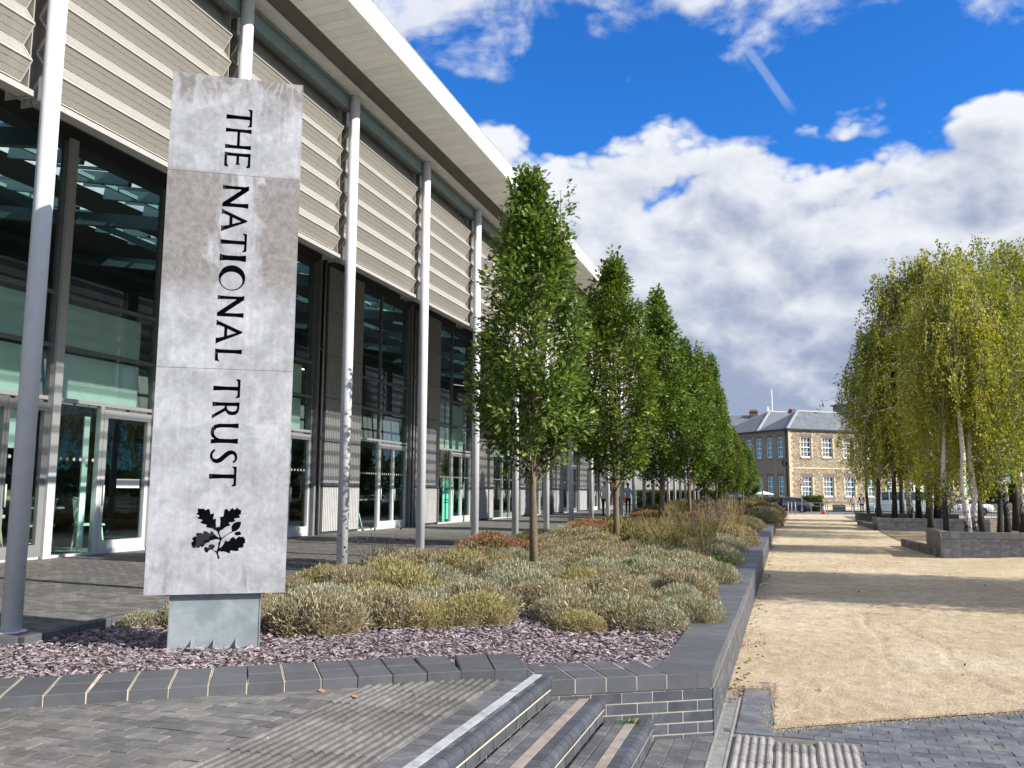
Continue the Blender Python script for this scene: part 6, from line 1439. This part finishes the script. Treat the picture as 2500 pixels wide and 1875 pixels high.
# far tree line, so the ground never meets bare sky
FARL = leaf_mat('far_tree_leaf', [(0, (.03, .05, .012)), (1, (.08, .11, .025))], .7, .2, .3)
rg = np.random.default_rng(9); n = 26000; xx = rg.uniform(-160, 200, n); P = np.stack([xx, 190 + rg.uniform(-5, 5, n) + .0 * xx, rg.random(n) ** .7 * (6.5 + 2.5 * np.sin(xx * .13) + 1.5 * np.sin(xx * .41))], 1)
ob('far_trees', faces_mesh('far_trees', LEAFD, P, unit(n, rg), unit(n, rg), rg.uniform(.8, 1.6, n), [FARL]), None, None, (0, 0, -.5), kind='stuff', label='distant mass of trees beyond the street', cat='trees')

# ------------------------------------------------------------------ inside the glazing
CHW = mat('pale_chair_paint', (.62, .68, .62), .5, .05); WOODC = mat('pale_wood', (.50, .36, .18), .5, .15, 5); DKM = mat('dark_table_metal', (.06, .06, .06), .5, 0)
def chair(x, y, rz, label, group=None):
    e = empty('dining_chair', (x, y, 0), rz, label, 'chair', group); b = MB(); b.box((-.26, -.25, .52), (.26, .25, .56), ch=.012); ob('seat', b.mesh('seat'), CHW, e)
    for sx in (-1, 1):
        for sy in (-1, 1): b = MB(); b.tube([(sx * .2, sy * .19, .53), (sx * .26, sy * .25, 0)], .021, 6); ob('leg', b.mesh('leg'), CHW, e)
    b = MB(); b.tube([(-.27, .27, 1.06), (0, .32, 1.09), (.27, .27, 1.06)], .024, 6)
    for i in range(7): u = -.23 + .46 * i / 6; b.tube([(u * .9, .22, .56), (u * 1.05, .30 - abs(u) * .12, 1.06)], .011, 5)
    ob('backrest', b.mesh('backrest'), CHW, e)
    b = MB(); b.tube([(-.23, .22, .20), (.23, .22, .20)], .013, 5); b.tube([(-.23, -.22, .2), (.23, -.22, .2)], .013, 5); ob('stretcher', b.mesh('stretcher'), CHW, e)
chair(-14.0, 14.75, 2.6, 'pale spindle back chair just inside the glazed door', ); chair(-14.35, 13.75, .4, 'pale spindle back chair inside the fixed pane beside the door'); chair(-15.2, 14.5, 4.0, 'pale spindle back chair at the far side of the cafe table')
e = empty('cafe_table', (-14.75, 14.2, 0), 0, 'small pale round cafe table inside behind the glazed door', 'table'); b = MB(); b.tube([(0, 0, .86), (0, 0, .9)], .46, 20); ob('top', b.mesh('top'), CHW, e); b = MB(); b.tube([(0, 0, .03), (0, 0, .86)], [.05, .04], 10); ob('stem', b.mesh('stem'), CHW, e); b = MB(); b.tube([(0, 0, 0), (0, 0, .05)], [.3, .06], 14); ob('foot', b.mesh('foot'), CHW, e)
e = empty('window_bench', (-13.9, 11.5, 0), 0, 'long pale wood counter inside the window beside the white column', 'counter'); b = MB(); b.box((-.3, -2.4, 1.05), (.25, 1.0, 1.25)); ob('top', b.mesh('top'), WOODC, e)
for y_ in (-2.1, .7): b = MB(); b.box((-.2, y_, 0), (.1, y_ + .08, 1.05)); ob('leg', b.mesh('leg'), DKM, e)
for i, y_ in enumerate((10.2, 11.1, 12.0)):
    e = empty('bar_stool', (-13.55, y_, 0), 0, 'pale wood stool at the counter inside the window', 'stool', 'stools at the counter'); b = MB(); b.tube([(0, 0, .74), (0, 0, .80)], .21, 16); ob('seat', b.mesh('seat'), CHW, e)
    for k in range(4): a = .785 + k * 1.571; b = MB(); b.tube([(.12 * math.cos(a), .12 * math.sin(a), .75), (.23 * math.cos(a), .23 * math.sin(a), 0)], .018, 6); ob('leg', b.mesh('leg'), WOODC, e)
    b = MB(); b.tube([(.2 * math.cos(k * .5236), .2 * math.sin(k * .5236), .28) for k in range(13)], .010, 5); ob('foot_ring', b.mesh('foot_ring'), DKM, e)
box_ob('door_notice', (FX + .064, 14.35, 1.30), (FX + .068, 15.0, 1.48), mat('notice_paper', (.78, .80, .78), .6, 0), label='white notice strip fixed across the glazed door', cat='notice')
po = empty('display_poster', (FX - .25, 32.6, .05), 0, 'mint green display poster standing behind the third window', 'poster'); MINT = mat('mint_poster', (.30, .72, .60), .6, .03); DTX = mat('poster_ink', (.05, .10, .10), .6, 0)
b = MB(); b.box((0, 0, .0), (.02, 1.2, 1.75)); ob('board', b.mesh('board'), MINT, po); b = MB(); [b.box((.021, .15, z), (.0235, .15 + w_, z + h_)) for z, h_, w_ in ((1.25, .10, .8), (.85, .04, .6), (.75, .04, .55))]; ob('print', b.mesh('print'), DTX, po)
e = empty('cafe_table', (-14.6, 26.9, 0), 0, 'white trestle table inside behind the double doors', 'table'); b = MB(); b.box((-.4, -1.4, .93), (.4, .9, .98)); ob('top', b.mesh('top'), CHW, e)
for y_ in (-1.2, .7): b = MB(); b.bar((-.3, y_, 0), (0, y_ + .1, .93), .05); b.bar((.3, y_, 0), (0, y_ + .1, .93), .05); ob('leg', b.mesh('leg'), CHW, e)

# fallen leaves and stray grit
FL_ = leaf_mat('fallen_leaf', [(0, (.12, .05, .025)), (.5, (.22, .10, .045)), (1, (.30, .17, .07))], .8, .1, .3)
rg = np.random.default_rng(4); n = 230; yy = 7.5 + rg.random(n) ** 1.6 * 30; P = np.stack([-.53 + np.abs(rg.normal(0, .09, n)), yy, np.full(n, LOW + .022)], 1)
m_ = 60; P = np.concatenate([P, np.stack([rg.uniform(-.4, 3.5, m_), rg.uniform(8, 24, m_), np.full(m_, LOW + .02)], 1)]); n = len(P); D = unit(n, rg); D[:, 2] *= .25
ob('fallen_leaves', faces_mesh('fallen_leaves', LEAFD, P, D, np.array([0, 0, 1.]) + rg.normal(0, .35, (n, 3)), rg.uniform(.03, .06, n), [FL_]), kind='stuff', label='brown fallen leaves gathered along the foot of the wall', cat='leaves')
w = MB(); rg2 = random.Random(8)
for i in range(46):
    a = rg2.uniform(0, 6.28); l = rg2.uniform(.03, .09); p = Vector((rg2.gauss(0, .03), rg2.gauss(0, .012), 0)); q = p + Vector((math.cos(a) * l, math.sin(a) * l, rg2.uniform(.02, .06))); s_ = Vector((-math.sin(a), math.cos(a), 0)) * .004; w.add([p - s_, p + s_, q], [(0, 1, 2)])
WD = w.mesh('weed'); WD.materials.append(heb_green)
ob('weed_tuft', WD, None, None, (-1.06, 6.06, -.298), label='bright green weed growing at the wall on the lower step', cat='weed')
ob('weed_tuft', WD, None, None, (-2.45, 5.33, .0), (0, 0, 2), (.7, .7, .6), label='small green weed at the foot of the curved coping', cat='weed')
for x, y, z, c_ in ((-1.72, 6.0, 0, 0),): pass
for i, (x, y, z) in enumerate(((-2.83, 5.0, .002), (-2.55, 4.9, .012), (-.62, 5.2, LOW + .01), (1.35, 6.9, LOW + .01), (-5.9, 4.9, .0))):
    b = MB(); P_ = [(.03 * math.cos(t) * rg2.uniform(.6, 1.2), .018 * math.sin(t), .006 * rg2.random()) for t in [k * .785 for k in range(8)]]; b.add(P_, [tuple(range(8))]); ob('dead_leaf', b.mesh('dead_leaf'), mat('dry_leaf', (.36, .20, .12), .8, .2) if i < 4 else mat('yellow_leaf', (.62, .48, .06), .7, .1), None, (x, y, z + .006), (.3, .2, i), label=('small dry brown leaf lying on the paving' if i < 4 else 'yellow leaf lying on the slate chippings'), cat='leaf', group='dry leaves' if i < 4 else None)
